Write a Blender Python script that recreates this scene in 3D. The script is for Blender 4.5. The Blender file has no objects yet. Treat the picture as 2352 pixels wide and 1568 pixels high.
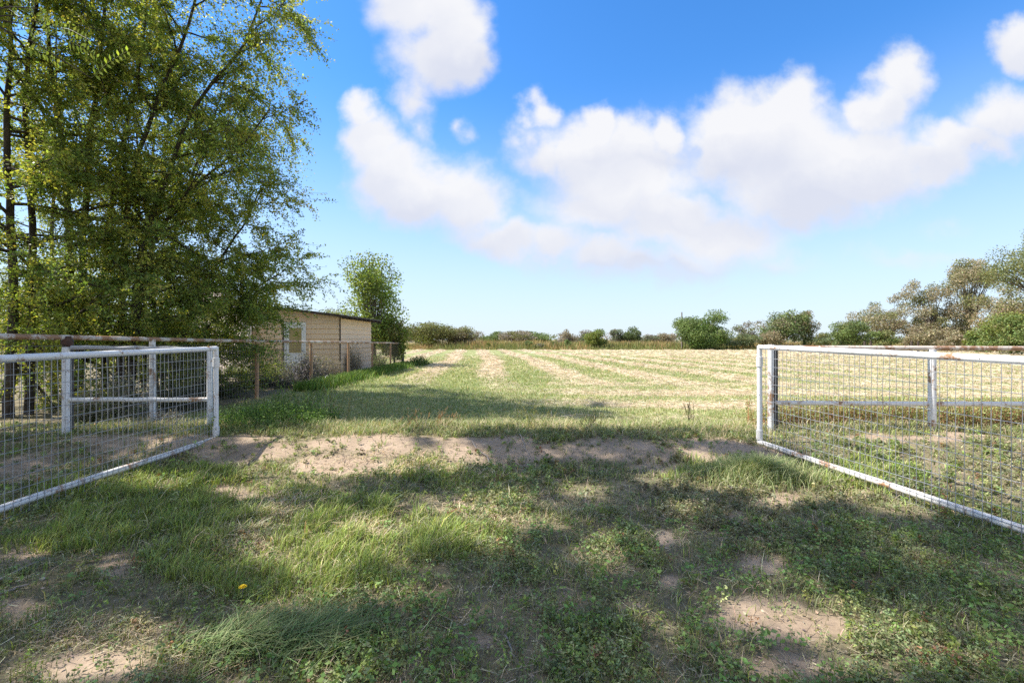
import bpy, math, numpy as np
from mathutils import Vector

# ------------------------------------------------------------------ set-up
scene = bpy.context.scene
COL = scene.collection
F, CX, H, HY = 1040.0, 1176.0, 1.55, 780.0      # focal length / centre / eye height / horizon of a 2352 px wide measuring frame
SX, SY = 0.78, -0.06                              # horizontal travel of a sun ray per metre of drop
R = np.random.default_rng(7)

def rng(seed): return np.random.default_rng(seed)
def gp(x, y, z=0.0):
    Y = (H - z) * F / (y - HY)
    return np.array(((x - CX) / F * Y, Y, z))
def pt(x, y, Y): return np.array(((x - CX) / F * Y, Y, H + (HY - y) / F * Y))

# ------------------------------------------------------------------ value noise
_LAT = rng(3).random((256, 256))
def vnoise(x, y):
    x = np.asarray(x, float); y = np.asarray(y, float)
    xi = np.floor(x).astype(int); yi = np.floor(y).astype(int)
    fx = x - xi; fy = y - yi
    fx = fx * fx * (3 - 2 * fx); fy = fy * fy * (3 - 2 * fy)
    a = _LAT[xi & 255, yi & 255]; b = _LAT[(xi + 1) & 255, yi & 255]
    c = _LAT[xi & 255, (yi + 1) & 255]; d = _LAT[(xi + 1) & 255, (yi + 1) & 255]
    return (a * (1 - fx) + b * fx) * (1 - fy) + (c * (1 - fx) + d * fx) * fy
def fbm(x, y, o=4):
    s = 0; a = 0.5; t = 0
    x = np.asarray(x, float); y = np.asarray(y, float)
    for i in range(o):
        s = s + a * vnoise(x * 2 ** i + 17.3 * i, y * 2 ** i + 5.1 * i); t += a; a *= 0.5
    return s / t
def sstep(a, b, x):
    t = np.clip((x - a) / (b - a), 0, 1); return t * t * (3 - 2 * t)

# ------------------------------------------------------------------ object helpers
def tag(o, label=None, cat=None, group=None, kind=None):
    if label: o['label'] = label
    if cat: o['category'] = cat
    if group: o['group'] = group
    if kind: o['kind'] = kind
    return o
def empty(name, loc, label, cat, group=None):
    o = bpy.data.objects.new(name, None); COL.objects.link(o); o.location = [float(v) for v in loc]
    o.empty_display_size = 0.2
    return tag(o, label, cat, group)
def link_mesh(name, me, mat, parent=None, smooth=False):
    if mat: me.materials.append(mat)
    if smooth:
        me.polygons.foreach_set('use_smooth', np.ones(len(me.polygons), dtype=bool))
    o = bpy.data.objects.new(name, me); COL.objects.link(o)
    if parent is not None:
        o.parent = parent
        o.location = [-v for v in parent.location]      # meshes are written in world coordinates
    return o
def quads_mesh(name, V, Q, cols=None):
    me = bpy.data.meshes.new(name)
    V = np.asarray(V, np.float32); Q = np.asarray(Q, np.int32)
    me.vertices.add(len(V)); me.vertices.foreach_set('co', V.ravel())
    me.loops.add(Q.size); me.loops.foreach_set('vertex_index', Q.ravel())
    me.polygons.add(len(Q)); me.polygons.foreach_set('loop_start', np.arange(0, Q.size, Q.shape[1], dtype=np.int32))
    if cols is not None:
        a = me.attributes.new('Col', 'FLOAT_COLOR', 'POINT')
        c = np.ones((len(V), 4), np.float32); c[:, :3] = cols
        a.data.foreach_set('color', c.ravel())
    me.update(calc_edges=True)
    return me

class MB:
    """collects boxes and tubes for ONE mesh"""
    def __init__(s): s.v = []; s.f = []
    def box(s, x0, x1, y0, y1, z0, z1):
        n = len(s.v)
        s.v += [(x0,y0,z0),(x1,y0,z0),(x1,y1,z0),(x0,y1,z0),(x0,y0,z1),(x1,y0,z1),(x1,y1,z1),(x0,y1,z1)]
        s.f += [(n,n+3,n+2,n+1),(n+4,n+5,n+6,n+7),(n,n+1,n+5,n+4),(n+1,n+2,n+6,n+5),(n+2,n+3,n+7,n+6),(n+3,n,n+4,n+7)]
        return s
    def hexa(s, p):
        n = len(s.v); s.v += [tuple(map(float, q)) for q in p]
        s.f += [(n,n+3,n+2,n+1),(n+4,n+5,n+6,n+7),(n,n+1,n+5,n+4),(n+1,n+2,n+6,n+5),(n+2,n+3,n+7,n+6),(n+3,n,n+4,n+7)]
        return s
    def tube(s, pts, rad, k=8, caps=True):
        pts = [np.asarray(p, float) for p in pts]; n0 = len(s.v); m = len(pts)
        if np.isscalar(rad): rad = [rad] * m
        u = None
        for i, p in enumerate(pts):
            t = pts[min(i+1, m-1)] - pts[max(i-1, 0)]; t = t / (np.linalg.norm(t) + 1e-12)
            if u is None:
                a = np.array((0,0,1.)) if abs(t[2]) < 0.9 else np.array((1.,0,0)); u = np.cross(a, t)
            u = u - t * np.dot(u, t); u /= (np.linalg.norm(u) + 1e-12); w = np.cross(t, u)
            for j in range(k):
                an = 2 * math.pi * j / k
                s.v.append(tuple(p + rad[i] * (math.cos(an) * u + math.sin(an) * w)))
        for i in range(m - 1):
            for j in range(k):
                a = n0 + i*k + j; b = n0 + i*k + (j+1) % k
                s.f.append((a, b, b + k, a + k))
        if caps:
            for o_, rev in ((n0, True), (n0 + (m-1)*k, False)):
                c0 = len(s.v); s.v += [s.v[o_ + j] for j in range(k)]
                idx = tuple(c0 + j for j in range(k)); s.f.append(idx[::-1] if rev else idx)
        return s
    def build(s, name, mat, parent=None, smooth=False):
        me = bpy.data.meshes.new(name); me.from_pydata([tuple(map(float, v)) for v in s.v], [], s.f); me.update()
        o = link_mesh(name, me, mat, parent, smooth)
        return o

# fast many-tube builder (branches, wires, stems): segments (N,2,3) with radii (N,2)
def tubes_np(A, B, ra, rb, k=4):
    A = np.asarray(A, float); B = np.asarray(B, float); N = len(A)
    t = B - A; t /= (np.linalg.norm(t, axis=1, keepdims=True) + 1e-9)
    ref = np.where(np.abs(t[:, 2:3]) < 0.9, np.array([[0, 0, 1.]]), np.array([[1., 0, 0]]))
    u = np.cross(ref, t); u /= (np.linalg.norm(u, axis=1, keepdims=True) + 1e-9); w = np.cross(t, u)
    an = np.arange(k) * 2 * math.pi / k
    ring = np.cos(an)[None, :, None] * u[:, None, :] + np.sin(an)[None, :, None] * w[:, None, :]
    ra = np.broadcast_to(np.asarray(ra, float), (N,)); rb = np.broadcast_to(np.asarray(rb, float), (N,))
    V = np.concatenate([A[:, None] + ring * ra[:, None, None], B[:, None] + ring * rb[:, None, None]], axis=1).reshape(-1, 3)
    base = (np.arange(N) * 2 * k)[:, None]; j = np.arange(k)[None]; j2 = (j + 1) % k
    Q = np.stack([base + j, base + j2, base + j2 + k, base + j + k], axis=-1).reshape(-1, 4)
    return V, Q

# ------------------------------------------------------------------ materials
def nodes_of(name):
    m = bpy.data.materials.new(name); m.use_nodes = True
    nt = m.node_tree; b = nt.nodes['Principled BSDF']
    return m, nt, b
def N(nt, kind, **kw):
    n = nt.nodes.new(kind)
    for k, v in kw.items():
        if k in ('operation', 'data_type', 'blend_type', 'attribute_name', 'noise_dimensions', 'gradient_type', 'feature', 'vector_type', 'wave_type', 'bands_direction'): setattr(n, k, v)
        else: n.inputs[k.replace('_', ' ')].default_value = v
    return n
def ramp(nt, src, stops):
    r = nt.nodes.new('ShaderNodeValToRGB'); e = r.color_ramp.elements
    while len(e) < len(stops): e.new(0.5)
    for q, (p, c) in zip(e, stops):
        q.position = p; q.color = (*c, 1) if len(c) == 3 else c
    nt.links.new(src, r.inputs['Fac']); return r
def mixc(nt, fac, a, b, mode='MIX'):
    n = nt.nodes.new('ShaderNodeMix'); n.data_type = 'RGBA'; n.blend_type = mode
    for sock, val in ((n.inputs[0], fac), (n.inputs[6], a), (n.inputs[7], b)):
        if hasattr(val, 'links'): nt.links.new(val, sock)
        else: sock.default_value = val if not isinstance(val, tuple) else (*val, 1)[:4]
    return n.outputs[2]
def leaf_material(name, rough=0.55, trans=0.35, spec=0.25, yellow=(1.25, 1.2, 0.5)):
    m, nt, b = nodes_of(name); L = nt.links.new
    at = N(nt, 'ShaderNodeAttribute', attribute_name='Col')
    L(at.outputs['Color'], b.inputs['Base Color'])
    b.inputs['Roughness'].default_value = rough; b.inputs['Specular IOR Level'].default_value = spec
    tr = nt.nodes.new('ShaderNodeBsdfTranslucent')
    L(mixc(nt, 1.0, at.outputs['Color'], yellow, 'MULTIPLY'), tr.inputs['Color'])
    mx = nt.nodes.new('ShaderNodeMixShader'); mx.inputs[0].default_value = trans
    L(b.outputs[0], mx.inputs[1]); L(tr.outputs[0], mx.inputs[2])
    L(mx.outputs[0], nt.nodes['Material Output'].inputs['Surface'])
    return m
def noisy_material(name, c1, c2, scale=8, rough=0.7, bump=0.2, detail=6, spec=0.3, stretch=(1,1,1), metallic=0.0):
    m, nt, b = nodes_of(name); L = nt.links.new
    tc = nt.nodes.new('ShaderNodeTexCoord'); mp = nt.nodes.new('ShaderNodeMapping'); mp.inputs['Scale'].default_value = stretch
    L(tc.outputs['Object'], mp.inputs['Vector'])
    n = N(nt, 'ShaderNodeTexNoise', Scale=scale, Detail=detail, Roughness=0.65); L(mp.outputs[0], n.inputs['Vector'])
    r = ramp(nt, n.outputs['Fac'], [(0.3, c1), (0.7, c2)]); L(r.outputs[0], b.inputs['Base Color'])
    b.inputs['Roughness'].default_value = rough; b.inputs['Specular IOR Level'].default_value = spec; b.inputs['Metallic'].default_value = metallic
    bp = N(nt, 'ShaderNodeBump', Strength=bump, Distance=0.02); L(n.outputs['Fac'], bp.inputs['Height']); L(bp.outputs[0], b.inputs['Normal'])
    return m
def painted_pipe(name, paint, rust, amount, chip=(0.05, 0.04, 0.035), grime=0.25):
    """old gloss paint with rust blooms and dark chips"""
    m, nt, b = nodes_of(name); L = nt.links.new
    tc = nt.nodes.new('ShaderNodeTexCoord')
    big = N(nt, 'ShaderNodeTexNoise', Scale=3.1, Detail=8, Roughness=0.7); L(tc.outputs['Object'], big.inputs['Vector'])
    fine = N(nt, 'ShaderNodeTexNoise', Scale=24.0, Detail=6, Roughness=0.75, Distortion=0.6); L(tc.outputs['Object'], fine.inputs['Vector'])
    g = mixc(nt, ramp(nt, fine.outputs['Fac'], [(0.35, (0, 0, 0)), (0.75, (grime,)*3)]).outputs[0], paint, tuple(p * 0.62 for p in paint))
    ad = N(nt, 'ShaderNodeMath', operation='MULTIPLY_ADD'); L(fine.outputs['Fac'], ad.inputs[0]); ad.inputs[1].default_value = 0.35; L(big.outputs['Fac'], ad.inputs[2])
    rm = ramp(nt, ad.outputs[0], [(0.78 - amount * 0.3, (0, 0, 0)), (0.86 - amount * 0.3, (1, 1, 1))])
    c = mixc(nt, rm.outputs[0], g, rust)
    vo = N(nt, 'ShaderNodeTexNoise', Scale=37.0, Detail=3, Roughness=0.5); L(tc.outputs['Object'], vo.inputs['Vector'])
    cm = ramp(nt, vo.outputs['Fac'], [(0.70, (0, 0, 0)), (0.72, (1, 1, 1))])
    c = mixc(nt, cm.outputs[0], c, chip)
    L(c, b.inputs['Base Color']); b.inputs['Roughness'].default_value = 0.5; b.inputs['Specular IOR Level'].default_value = 0.35
    bp = N(nt, 'ShaderNodeBump', Strength=0.25, Distance=0.004); L(fine.outputs['Fac'], bp.inputs['Height']); L(bp.outputs[0], b.inputs['Normal'])
    return m

M = {}
M['leaf'] = leaf_material('elm_leaf', 0.5, 0.5, 0.4)
M['far_leaf'] = leaf_material('distant_leaf', 0.65, 0.3, 0.2, (1.1, 1.1, 0.7))
M['grass'] = leaf_material('grass_blade', 0.6, 0.3, 0.25, (1.1, 1.1, 0.6))
M['weed'] = leaf_material('weed_leaf', 0.55, 0.3, 0.3, (1.15, 1.2, 0.5))
M['straw'] = leaf_material('cut_straw', 0.7, 0.12, 0.15, (1, 1, 0.9))
M['bark'] = noisy_material('elm_bark', (0.03, 0.024, 0.02), (0.10, 0.08, 0.065), 14, 0.9, 0.8, stretch=(1, 1, 0.25))
M['far_bark'] = noisy_material('grey_bark', (0.08, 0.065, 0.05), (0.2, 0.165, 0.135), 6, 0.9, 0.4)
M['white'] = painted_pipe('white_paint_pipe', (0.80, 0.80, 0.80), (0.34, 0.19, 0.10), 0.17)
M['white_rusty'] = painted_pipe('rust_stained_white_paint', (0.78, 0.76, 0.73), (0.36, 0.21, 0.12), 0.24)
M['rail'] = painted_pipe('rusty_rail_paint', (0.66, 0.58, 0.50), (0.32, 0.18, 0.10), 0.55, grime=0.5)
M['rust_post'] = painted_pipe('rusty_post_paint', (0.62, 0.48, 0.34), (0.46, 0.27, 0.15), 0.9, grime=0.5)
M['grey_pipe'] = painted_pipe('weathered_grey_pipe', (0.42, 0.42, 0.43), (0.2, 0.15, 0.12), 0.2, grime=0.5)
M['dark_rust'] = noisy_material('dark_rusted_steel', (0.045, 0.03, 0.025), (0.13, 0.07, 0.05), 18, 0.85, 0.5)
M['dark_pipe'] = noisy_material('dark_weathered_steel', (0.04, 0.04, 0.042), (0.13, 0.125, 0.125), 20, 0.75, 0.3, stretch=(1,1,.3))
M['wire'] = noisy_material('galvanised_wire', (0.27, 0.28, 0.30), (0.46, 0.47, 0.49), 30, 0.4, 0.1, metallic=0.35, spec=0.5)
M['dark_wire'] = noisy_material('old_field_wire', (0.10, 0.095, 0.09), (0.22, 0.20, 0.18), 30, 0.6, 0.1, metallic=0.3)
M['siding'] = noisy_material('tan_lap_siding', (0.70, 0.52, 0.36), (0.78, 0.60, 0.43), 3.5, 0.75, 0.08, stretch=(.4, .4, 3))
M['siding_pale'] = noisy_material('faded_tan_siding', (0.76, 0.575, 0.40), (0.82, 0.64, 0.46), 3.5, 0.75, 0.08, stretch=(.4, .4, 3))
M['barn'] = noisy_material('pale_pink_metal_panel', (0.66, 0.55, 0.48), (0.74, 0.64, 0.57), 2.0, 0.55, 0.03, stretch=(1, 1, .2))
M['barn_roof'] = noisy_material('pale_metal_roof', (0.66, 0.64, 0.66), (0.78, 0.76, 0.78), 2.0, 0.4, 0.03)
M['roof'] = noisy_material('old_roll_roofing', (0.045, 0.04, 0.038), (0.16, 0.145, 0.135), 9, 0.95, 0.4)
M['rafter'] = noisy_material('dark_rafter_wood', (0.035, 0.027, 0.022), (0.10, 0.075, 0.06), 9, 0.9, 0.3)
M['door'] = noisy_material('white_door_paint', (0.72, 0.74, 0.78), (0.80, 0.81, 0.84), 5, 0.5, 0.06)
M['pane'] = noisy_material('dusty_pane_over_yellow_blind', (0.30, 0.235, 0.10), (0.42, 0.33, 0.16), 4, 0.25, 0.03, spec=0.6)
M['wood'] = noisy_material('grey_plank', (0.25, 0.2, 0.16), (0.45, 0.37, 0.3), 10, 0.9, 0.3, stretch=(.3, 1, 1))
M['stick'] = noisy_material('dead_stick', (0.20, 0.17, 0.145), (0.42, 0.37, 0.33), 22, 0.9, 0.4)
M['pole'] = noisy_material('weathered_pole', (0.16, 0.135, 0.115), (0.26, 0.23, 0.2), 8, 0.9, 0.3)
M['scrap'] = noisy_material('white_plastic_scrap', (0.62, 0.62, 0.65), (0.78, 0.78, 0.8), 9, 0.5, 0.3)
M['twig'] = noisy_material('tumbleweed_twig', (0.21, 0.175, 0.14), (0.42, 0.36, 0.29), 10, 0.9, 0.2)
M['grey_twig'] = noisy_material('dead_grey_brush', (0.10, 0.088, 0.09), (0.24, 0.215, 0.21), 10, 0.9, 0.2)
M['petal'] = noisy_material('yellow_petal', (0.75, 0.50, 0.01), (0.85, 0.60, 0.02), 30, 0.5, 0.1)
M['stone'] = noisy_material('pale_stone', (0.42, 0.38, 0.35), (0.62, 0.57, 0.54), 12, 0.85, 0.5)
M['trailer'] = noisy_material('white_trailer_paint', (0.74, 0.74, 0.74), (0.8, 0.8, 0.8), 3, 0.4, 0.02)

# ------------------------------------------------------------------ the lie of the land
def berm_line(X): return 6.42 + 0.28 * (fbm(X * 0.7 + 3, X * 0 + 2.2, 3) - 0.5) * 2
def gz(X, Y):
    X = np.asarray(X, float); Y = np.asarray(Y, float)
    near = np.exp(-np.maximum(Y - 6, 0) / 14)
    z = 0.055 * (fbm(X / 2.3 + 40, Y / 2.3 + 9, 3) - 0.5) * near + 0.02 * (fbm(X / .45 + 4, Y / .45, 3) - 0.5) * near
    d = Y - berm_line(X)
    b = sstep(-0.95, -0.05, d) * (1 - sstep(0.25, 2.4, d))
    er = 0.6 + 0.8 * fbm(X / 0.9, Y / 0.9 + 30, 3)
    z = z + 0.145 * b * er * (1 - sstep(9, 12, np.abs(X)))
    return z

# patches measured in the photograph (centre x, y, half-width, half-height in the measuring frame) mapped on to the ground
SOIL = [(880,1046,260,18),(1150,1052,130,20),(1400,1050,200,22),(1640,1048,110,18),(520,1050,150,20),(760,1076,130,14),(1500,1080,90,15),
        (1820,1147,65,20),(1968,1133,42,14),(1750,1418,110,55),(1880,1452,125,48),(1830,1535,125,38),(1735,1300,60,36),(1510,1228,34,22),
        (540,1134,70,20),(265,1292,52,28),(60,1270,70,30),(190,1528,160,44),(1120,1470,40,22),(60,1390,60,25),(1560,1330,40,20),
        (60,1085,110,25),(270,1035,150,22),(400,985,90,14),(2010,1028,120,10),(2220,1025,140,9),(1450,1395,50,14),(430,1440,40,14),(1690,1185,40,14)]
GREEN = [(300,1170,330,80),(120,1245,160,40),(560,1330,120,60),(770,1270,170,100),(740,1170,150,40),(460,1105,110,30),(1020,1230,110,50),(450,1290,160,50),
         (1980,1095,120,48),(1560,1085,60,20),(980,1090,150,28),(620,975,110,36),(640,1440,120,40)]
DRYP = [(640,1170,130,40),(560,1260,110,50),(830,1225,70,26),(1080,1180,160,34),(1365,1290,70,40),(230,1440,160,40),(500,1500,130,40),(1300,1155,130,25),(900,1075,220,22)]
def epatch(X, Y, lst, warp=0.25, seed=0):
    Yc = np.maximum(Y, 0.6)
    px = CX + F * X / Yc; py = HY + H * F / Yc
    w1 = (fbm(X * 1.7 + seed, Y * 1.7, 3) - 0.5) * 2; w2 = (fbm(X * 1.7, Y * 1.7 + seed + 20, 3) - 0.5) * 2
    m = np.zeros(np.shape(px))
    for cx, cy, rx, ry in lst:
        q = ((px - cx) / rx + w1 * warp * 2.2) ** 2 + ((py - cy) / ry + w2 * warp * 2.2) ** 2
        m = np.maximum(m, 1 - sstep(0.35, 1.25, q))
    return m * (Y > 0.7)
def rows(X, Y):
    """how much cut hay lies here (0..1): windrows running away, and headland rows across near the gate"""
    ph = X + 0.085 * Y + 0.55 * (fbm(X / 9, Y / 9, 2) - 0.5) * 2 + 0.25 * (fbm(X / 1.2, Y / 1.2, 2) - 0.5) * 2
    f = np.abs((ph / 3.05 + 0.12) % 1 - 0.5)
    a = (1 - sstep(0.13, 0.28, f)) * (.88 + .4 * (fbm(X / .7 + 40, Y / 6, 3) - .3))
    ph2 = Y + 0.10 * X + 0.5 * (fbm(X / 4, Y / 4 + 7, 2) - 0.5) * 2 + 0.35 * (fbm(X / .8, Y / .8 + 9, 2) - 0.5) * 2
    f2 = np.abs((ph2 / 2.5 + 0.05) % 1 - 0.5)
    b = 1 - sstep(0.12, 0.30, f2)
    wa = sstep(13, 21, Y + 5 * (fbm(X / 5, Y / 5, 2) - 0.5) - 0.35 * np.clip(X - 4, 0, 40) * 0)
    b = b * sstep(-0.8, 2.6, X - 0.10 * (Y - 9))
    m = a * wa + b * (1 - wa)
    m = m * (0.55 + 0.75 * fbm(X / .5 + 2, Y / .5, 3))
    m = m * sstep(8.3, 9.5, Y) * (1 - sstep(68, 70, Y))
    m = m * np.maximum(sstep(-6.3, -5.2, X), sstep(28, 30, Y))
    return np.clip(m, 0, 1)

# ------------------------------------------------------------------ ground sheet
def line_coords(segs):
    out = [segs[0][0]]
    for a, b, s0, s1 in segs:
        x = a; 
        while x < b - 1e-6:
            t = (x - a) / (b - a); x = min(b, x + s0 + (s1 - s0) * t); out.append(x)
    return np.array(out)
xs_pos = line_coords([(0, 5, .06, .06), (5, 12, .08, .25), (12, 45, .25, .4), (45, 90, .5, 1.2), (90, 300, 4, 30), (300, 3000, 100, 600)])
gxs = np.concatenate([-xs_pos[:0:-1], xs_pos])
gys = line_coords([(-60, -3, 8, 1), (-3, 1.4, .5, .15), (1.4, 8.5, .05, .05), (8.5, 30, .08, .3), (30, 75, .35, .8), (75, 300, 2, 30), (300, 4000, 100, 800)])
GX, GY = np.meshgrid(gxs, gys)
GZ = gz(GX, GY)
soil = epatch(GX, GY, SOIL, 0.45, 1)
dryp = epatch(GX, GY, DRYP, 0.35, 5)
hay = rows(GX, GY)
def lerp(a, b, t): return a + (b - a) * t[..., None]
n1 = fbm(GX / 1.1, GY / 1.1 + 60, 4); n2 = fbm(GX / .22, GY / .22 + 11, 3)
c_soil = lerp(np.array((0.29, 0.215, 0.15)), np.array((0.43, 0.335, 0.245)), n1 * .6 + n2 * .4)
c_turf = lerp(np.array((0.14, 0.125, 0.075)), np.array((0.26, 0.22, 0.14)), n2)
c_field = lerp(np.array((0.19, 0.235, 0.085)), np.array((0.33, 0.335, 0.15)), np.clip(sstep(.35, .65, n1) * .6 + n2 * .4, 0, 1))
c_hay = lerp(np.array((0.44, 0.36, 0.24)), np.array((0.63, 0.53, 0.38)), n2)
isf = sstep(7.3, 9.5, GY + .8 * (n1 - .5)) * np.maximum(sstep(-6.9, -6.4, GX), sstep(27.5, 29.5, GY))
col = lerp(c_turf, c_soil, np.clip(soil + .35 * sstep(.55, .75, n1), 0, 1))
col = col + (c_field - col) * isf[..., None]
col = col + (c_hay - col) * (hay * isf)[..., None]
bank = sstep(68.5, 70.5, GY)
c_bank = lerp(np.array((0.20, 0.18, 0.075)), np.array((0.34, 0.26, 0.13)), n1)
col = col + (c_bank - col) * bank[..., None]
nx, ny = len(gxs), len(gys)
ii = (np.arange(ny - 1)[:, None] * nx + np.arange(nx - 1)[None]).ravel()
Q = np.stack([ii, ii + 1, ii + nx + 1, ii + nx], axis=1)
me = quads_mesh('ground', np.stack([GX, GY, GZ], -1).reshape(-1, 3), Q, col.reshape(-1, 3))
m, nt, b = nodes_of('field_ground'); L = nt.links.new
at = N(nt, 'ShaderNodeAttribute', attribute_name='Col')
geo = nt.nodes.new('ShaderNodeNewGeometry')
nf = N(nt, 'ShaderNodeTexNoise', Scale=26.0, Detail=8, Roughness=0.75); L(geo.outputs['Position'], nf.inputs['Vector'])
nm = N(nt, 'ShaderNodeTexNoise', Scale=2.6, Detail=8, Roughness=0.7); L(geo.outputs['Position'], nm.inputs['Vector'])
r1 = ramp(nt, nf.outputs['Fac'], [(0.3, (0.75, 0.75, 0.75)), (0.7, (1.2, 1.2, 1.2))])
r2 = ramp(nt, nm.outputs['Fac'], [(0.3, (0.8, 0.8, 0.78)), (0.7, (1.18, 1.18, 1.2))])
c = mixc(nt, 1.0, at.outputs['Color'], r1.outputs[0], 'MULTIPLY'); c = mixc(nt, 1.0, c, r2.outputs[0], 'MULTIPLY')
L(c, b.inputs['Base Color']); b.inputs['Roughness'].default_value = 0.95; b.inputs['Specular IOR Level'].default_value = 0.1
bp = N(nt, 'ShaderNodeBump', Strength=0.5, Distance=0.02); L(nf.outputs['Fac'], bp.inputs['Height']); L(bp.outputs[0], b.inputs['Normal'])
tag(link_mesh('ground', me, m, None, True), kind='structure')

# ------------------------------------------------------------------ foliage primitives
def leaf_quads(P, size, cols, r, aspect=0.6, up=0.0, droop=None):
    """one diamond leaf per point with its own orientation"""
    n = len(P)
    d = r.normal(size=(n, 3)); d[:, 2] *= (1 - up)
    if droop is not None: d[:, 2] -= droop
    d /= np.linalg.norm(d, axis=1, keepdims=True) + 1e-9
    q = r.normal(size=(n, 3)); q[:, 2] += up * 2
    s = np.cross(d, q); s /= np.linalg.norm(s, axis=1, keepdims=True) + 1e-9
    L_ = (np.broadcast_to(size, (n,)))[:, None]
    a = P - d * L_ * .5; c = P + d * L_ * .5
    bq = P + s * L_ * aspect * .5 - d * L_ * .08; dq = P - s * L_ * aspect * .5 - d * L_ * .08
    V = np.stack([a, bq, c, dq], 1).reshape(-1, 3)
    Q = np.arange(n * 4).reshape(-1, 4)
    return V, Q, np.repeat(cols, 4, axis=0)
def jitter_cols(base, n, r, amt=0.25, hue=0.1):
    k = np.exp(r.normal(0, amt, (n, 1))); h = 1 + r.normal(0, hue, (n, 3))
    return np.clip(base * k * h, 0.004, 0.9)
def blades(P, h, w, lean, cols, r, az=None, bend=0.5, tip=None):
    """two-segment grass blades: P roots, h height, w width, lean sideways reach as part of h"""
    n = len(P)
    az = r.uniform(0, 2 * np.pi, n) if az is None else az
    dirv = np.stack([np.cos(az), np.sin(az), np.zeros(n)], 1)
    fa = az + np.pi / 2 + r.normal(0, .5, n)
    side = np.stack([np.cos(fa), np.sin(fa), np.zeros(n)], 1) * (w * .5)[:, None]
    up = np.array([[0, 0, 1.]])
    mid = P + up * (h * .6)[:, None] + dirv * (h * lean * .35)[:, None]
    top = P + up * (h * (1 - bend * np.minimum(lean, 1) * .4))[:, None] + dirv * (h * lean)[:, None]
    V = np.stack([P - side, P + side, mid + side * .8, mid - side * .8, top + side * .12, top - side * .12], 1).reshape(-1, 3)
    i = np.arange(n)[:, None] * 6
    Q = np.concatenate([i + np.array([[0, 1, 2, 3]]), i + np.array([[3, 2, 4, 5]])], 1).reshape(-1, 4)
    c = np.repeat(cols, 6, axis=0)
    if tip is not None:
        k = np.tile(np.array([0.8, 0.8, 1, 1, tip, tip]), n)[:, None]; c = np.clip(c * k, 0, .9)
    return V, Q, c
def merge(parts):
    V = []; Q = []; Cc = []; o = 0
    for v, q, c in parts:
        V.append(v); Q.append(q + o); Cc.append(c); o += len(v)
    return np.concatenate(V), np.concatenate(Q), np.concatenate(Cc)
def foliage(name, parts, mat, parent=None):
    V, Q, c = merge(parts)
    return link_mesh(name, quads_mesh(name, V, Q, c), mat, parent)
def rand_view_ground(n, y0, y1, r, xa=None, xb=None, power=1.0, margin=1.18):
    """points on the ground in the wedge in front of the gate, denser towards the eye"""
    u = r.random(n)
    e = 2 - power
    Y = (y0 ** e + u * (y1 ** e - y0 ** e)) ** (1 / e) if abs(e) > 1e-6 else y0 * (y1 / y0) ** u
    X = r.uniform(-1, 1, n) * Y * margin
    return X, Y
def on_ground(X, Y, dz=0.0): return np.stack([X, Y, gz(X, Y) + dz], 1)

GR = np.array
C_GREEN = GR((0.235, 0.300, 0.075)); C_LIME = GR((0.37, 0.44, 0.11)); C_DULL = GR((0.23, 0.25, 0.12)); C_STRAW = GR((0.60, 0.50, 0.33)); C_BLUE = GR((0.235, 0.280, 0.125)); C_RUST = GR((0.25, 0.13, 0.07))

# ------------------------------------------------------------------ turf in front of the gates
r = rng(11)
X, Y = rand_view_ground(330000, 1.75, 8.2, r, power=1.45)
s = epatch(X, Y, SOIL, 0.45, 1) * (.55 + .6 * sstep(.35, .6, fbm(X / .25, Y / .25 + 5, 3))); s = np.clip(s, 0, 1); g = epatch(X, Y, GREEN, 0.35, 3); d = epatch(X, Y, DRYP, 0.35, 5)
clump = fbm(X / .30 + 8, Y / .30, 3)
keep = r.random(len(X)) < np.clip((0.16 + .62 * g + .25 * d + 1.2 * np.clip(clump - .47, 0, 1)) * (1 - .93 * s), 0, 1)
X, Y, g, d, clump = X[keep], Y[keep], g[keep], d[keep], clump[keep]; n = len(X)
h = (0.035 + .095 * g * r.random(n) + .05 * r.random(n) ** 2 + .05 * np.clip(clump - .5, 0, 1)) * (1 - .3 * d)
h *= np.where(r.random(n) < .03, 1.7, 1.0)
h *= .42 + 1.3 * np.clip(fbm(X / .16 + 3, Y / .16 + 40, 2) - .22, 0, .8)
dryb = r.random(n) < np.clip(.09 + .5 * d - .12 * g, 0.04, .9)
cl = np.where(dryb[:, None], C_STRAW, np.where((r.random(n) < .25 + .55 * g)[:, None], np.where((r.random(n) < .4)[:, None], C_LIME, C_GREEN), C_DULL))
cols = jitter_cols(cl, n, r, .22, .08)
wd = (0.0030 + .0022 * r.random(n)) * np.clip(Y / 2.6, 1, 2.6)
lean = np.where(dryb, r.uniform(.5, 2.2, n), r.uniform(.1, 1.0, n))
az = r.normal(0.6, 1.4, n)
# wispy upright seed stems standing above the turf
X2, Y2 = rand_view_ground(1500, 1.8, 7.6, r, power=1.3); k2_ = (epatch(X2, Y2, SOIL, .3, 1) < .4) & (fbm(X2 / .8 + 9, Y2 / .8, 2) > .42); X2, Y2 = X2[k2_], Y2[k2_]; n2_ = len(X2)
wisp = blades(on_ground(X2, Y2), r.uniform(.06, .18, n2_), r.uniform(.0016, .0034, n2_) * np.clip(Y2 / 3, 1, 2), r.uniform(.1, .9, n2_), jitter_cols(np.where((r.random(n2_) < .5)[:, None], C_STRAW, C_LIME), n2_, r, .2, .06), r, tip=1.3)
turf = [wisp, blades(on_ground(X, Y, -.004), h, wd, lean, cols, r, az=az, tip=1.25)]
o = foliage('grass', turf, M['grass']); tag(o, 'rough green and straw coloured grass in front of the white gates', 'grass', kind='stuff')

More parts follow.
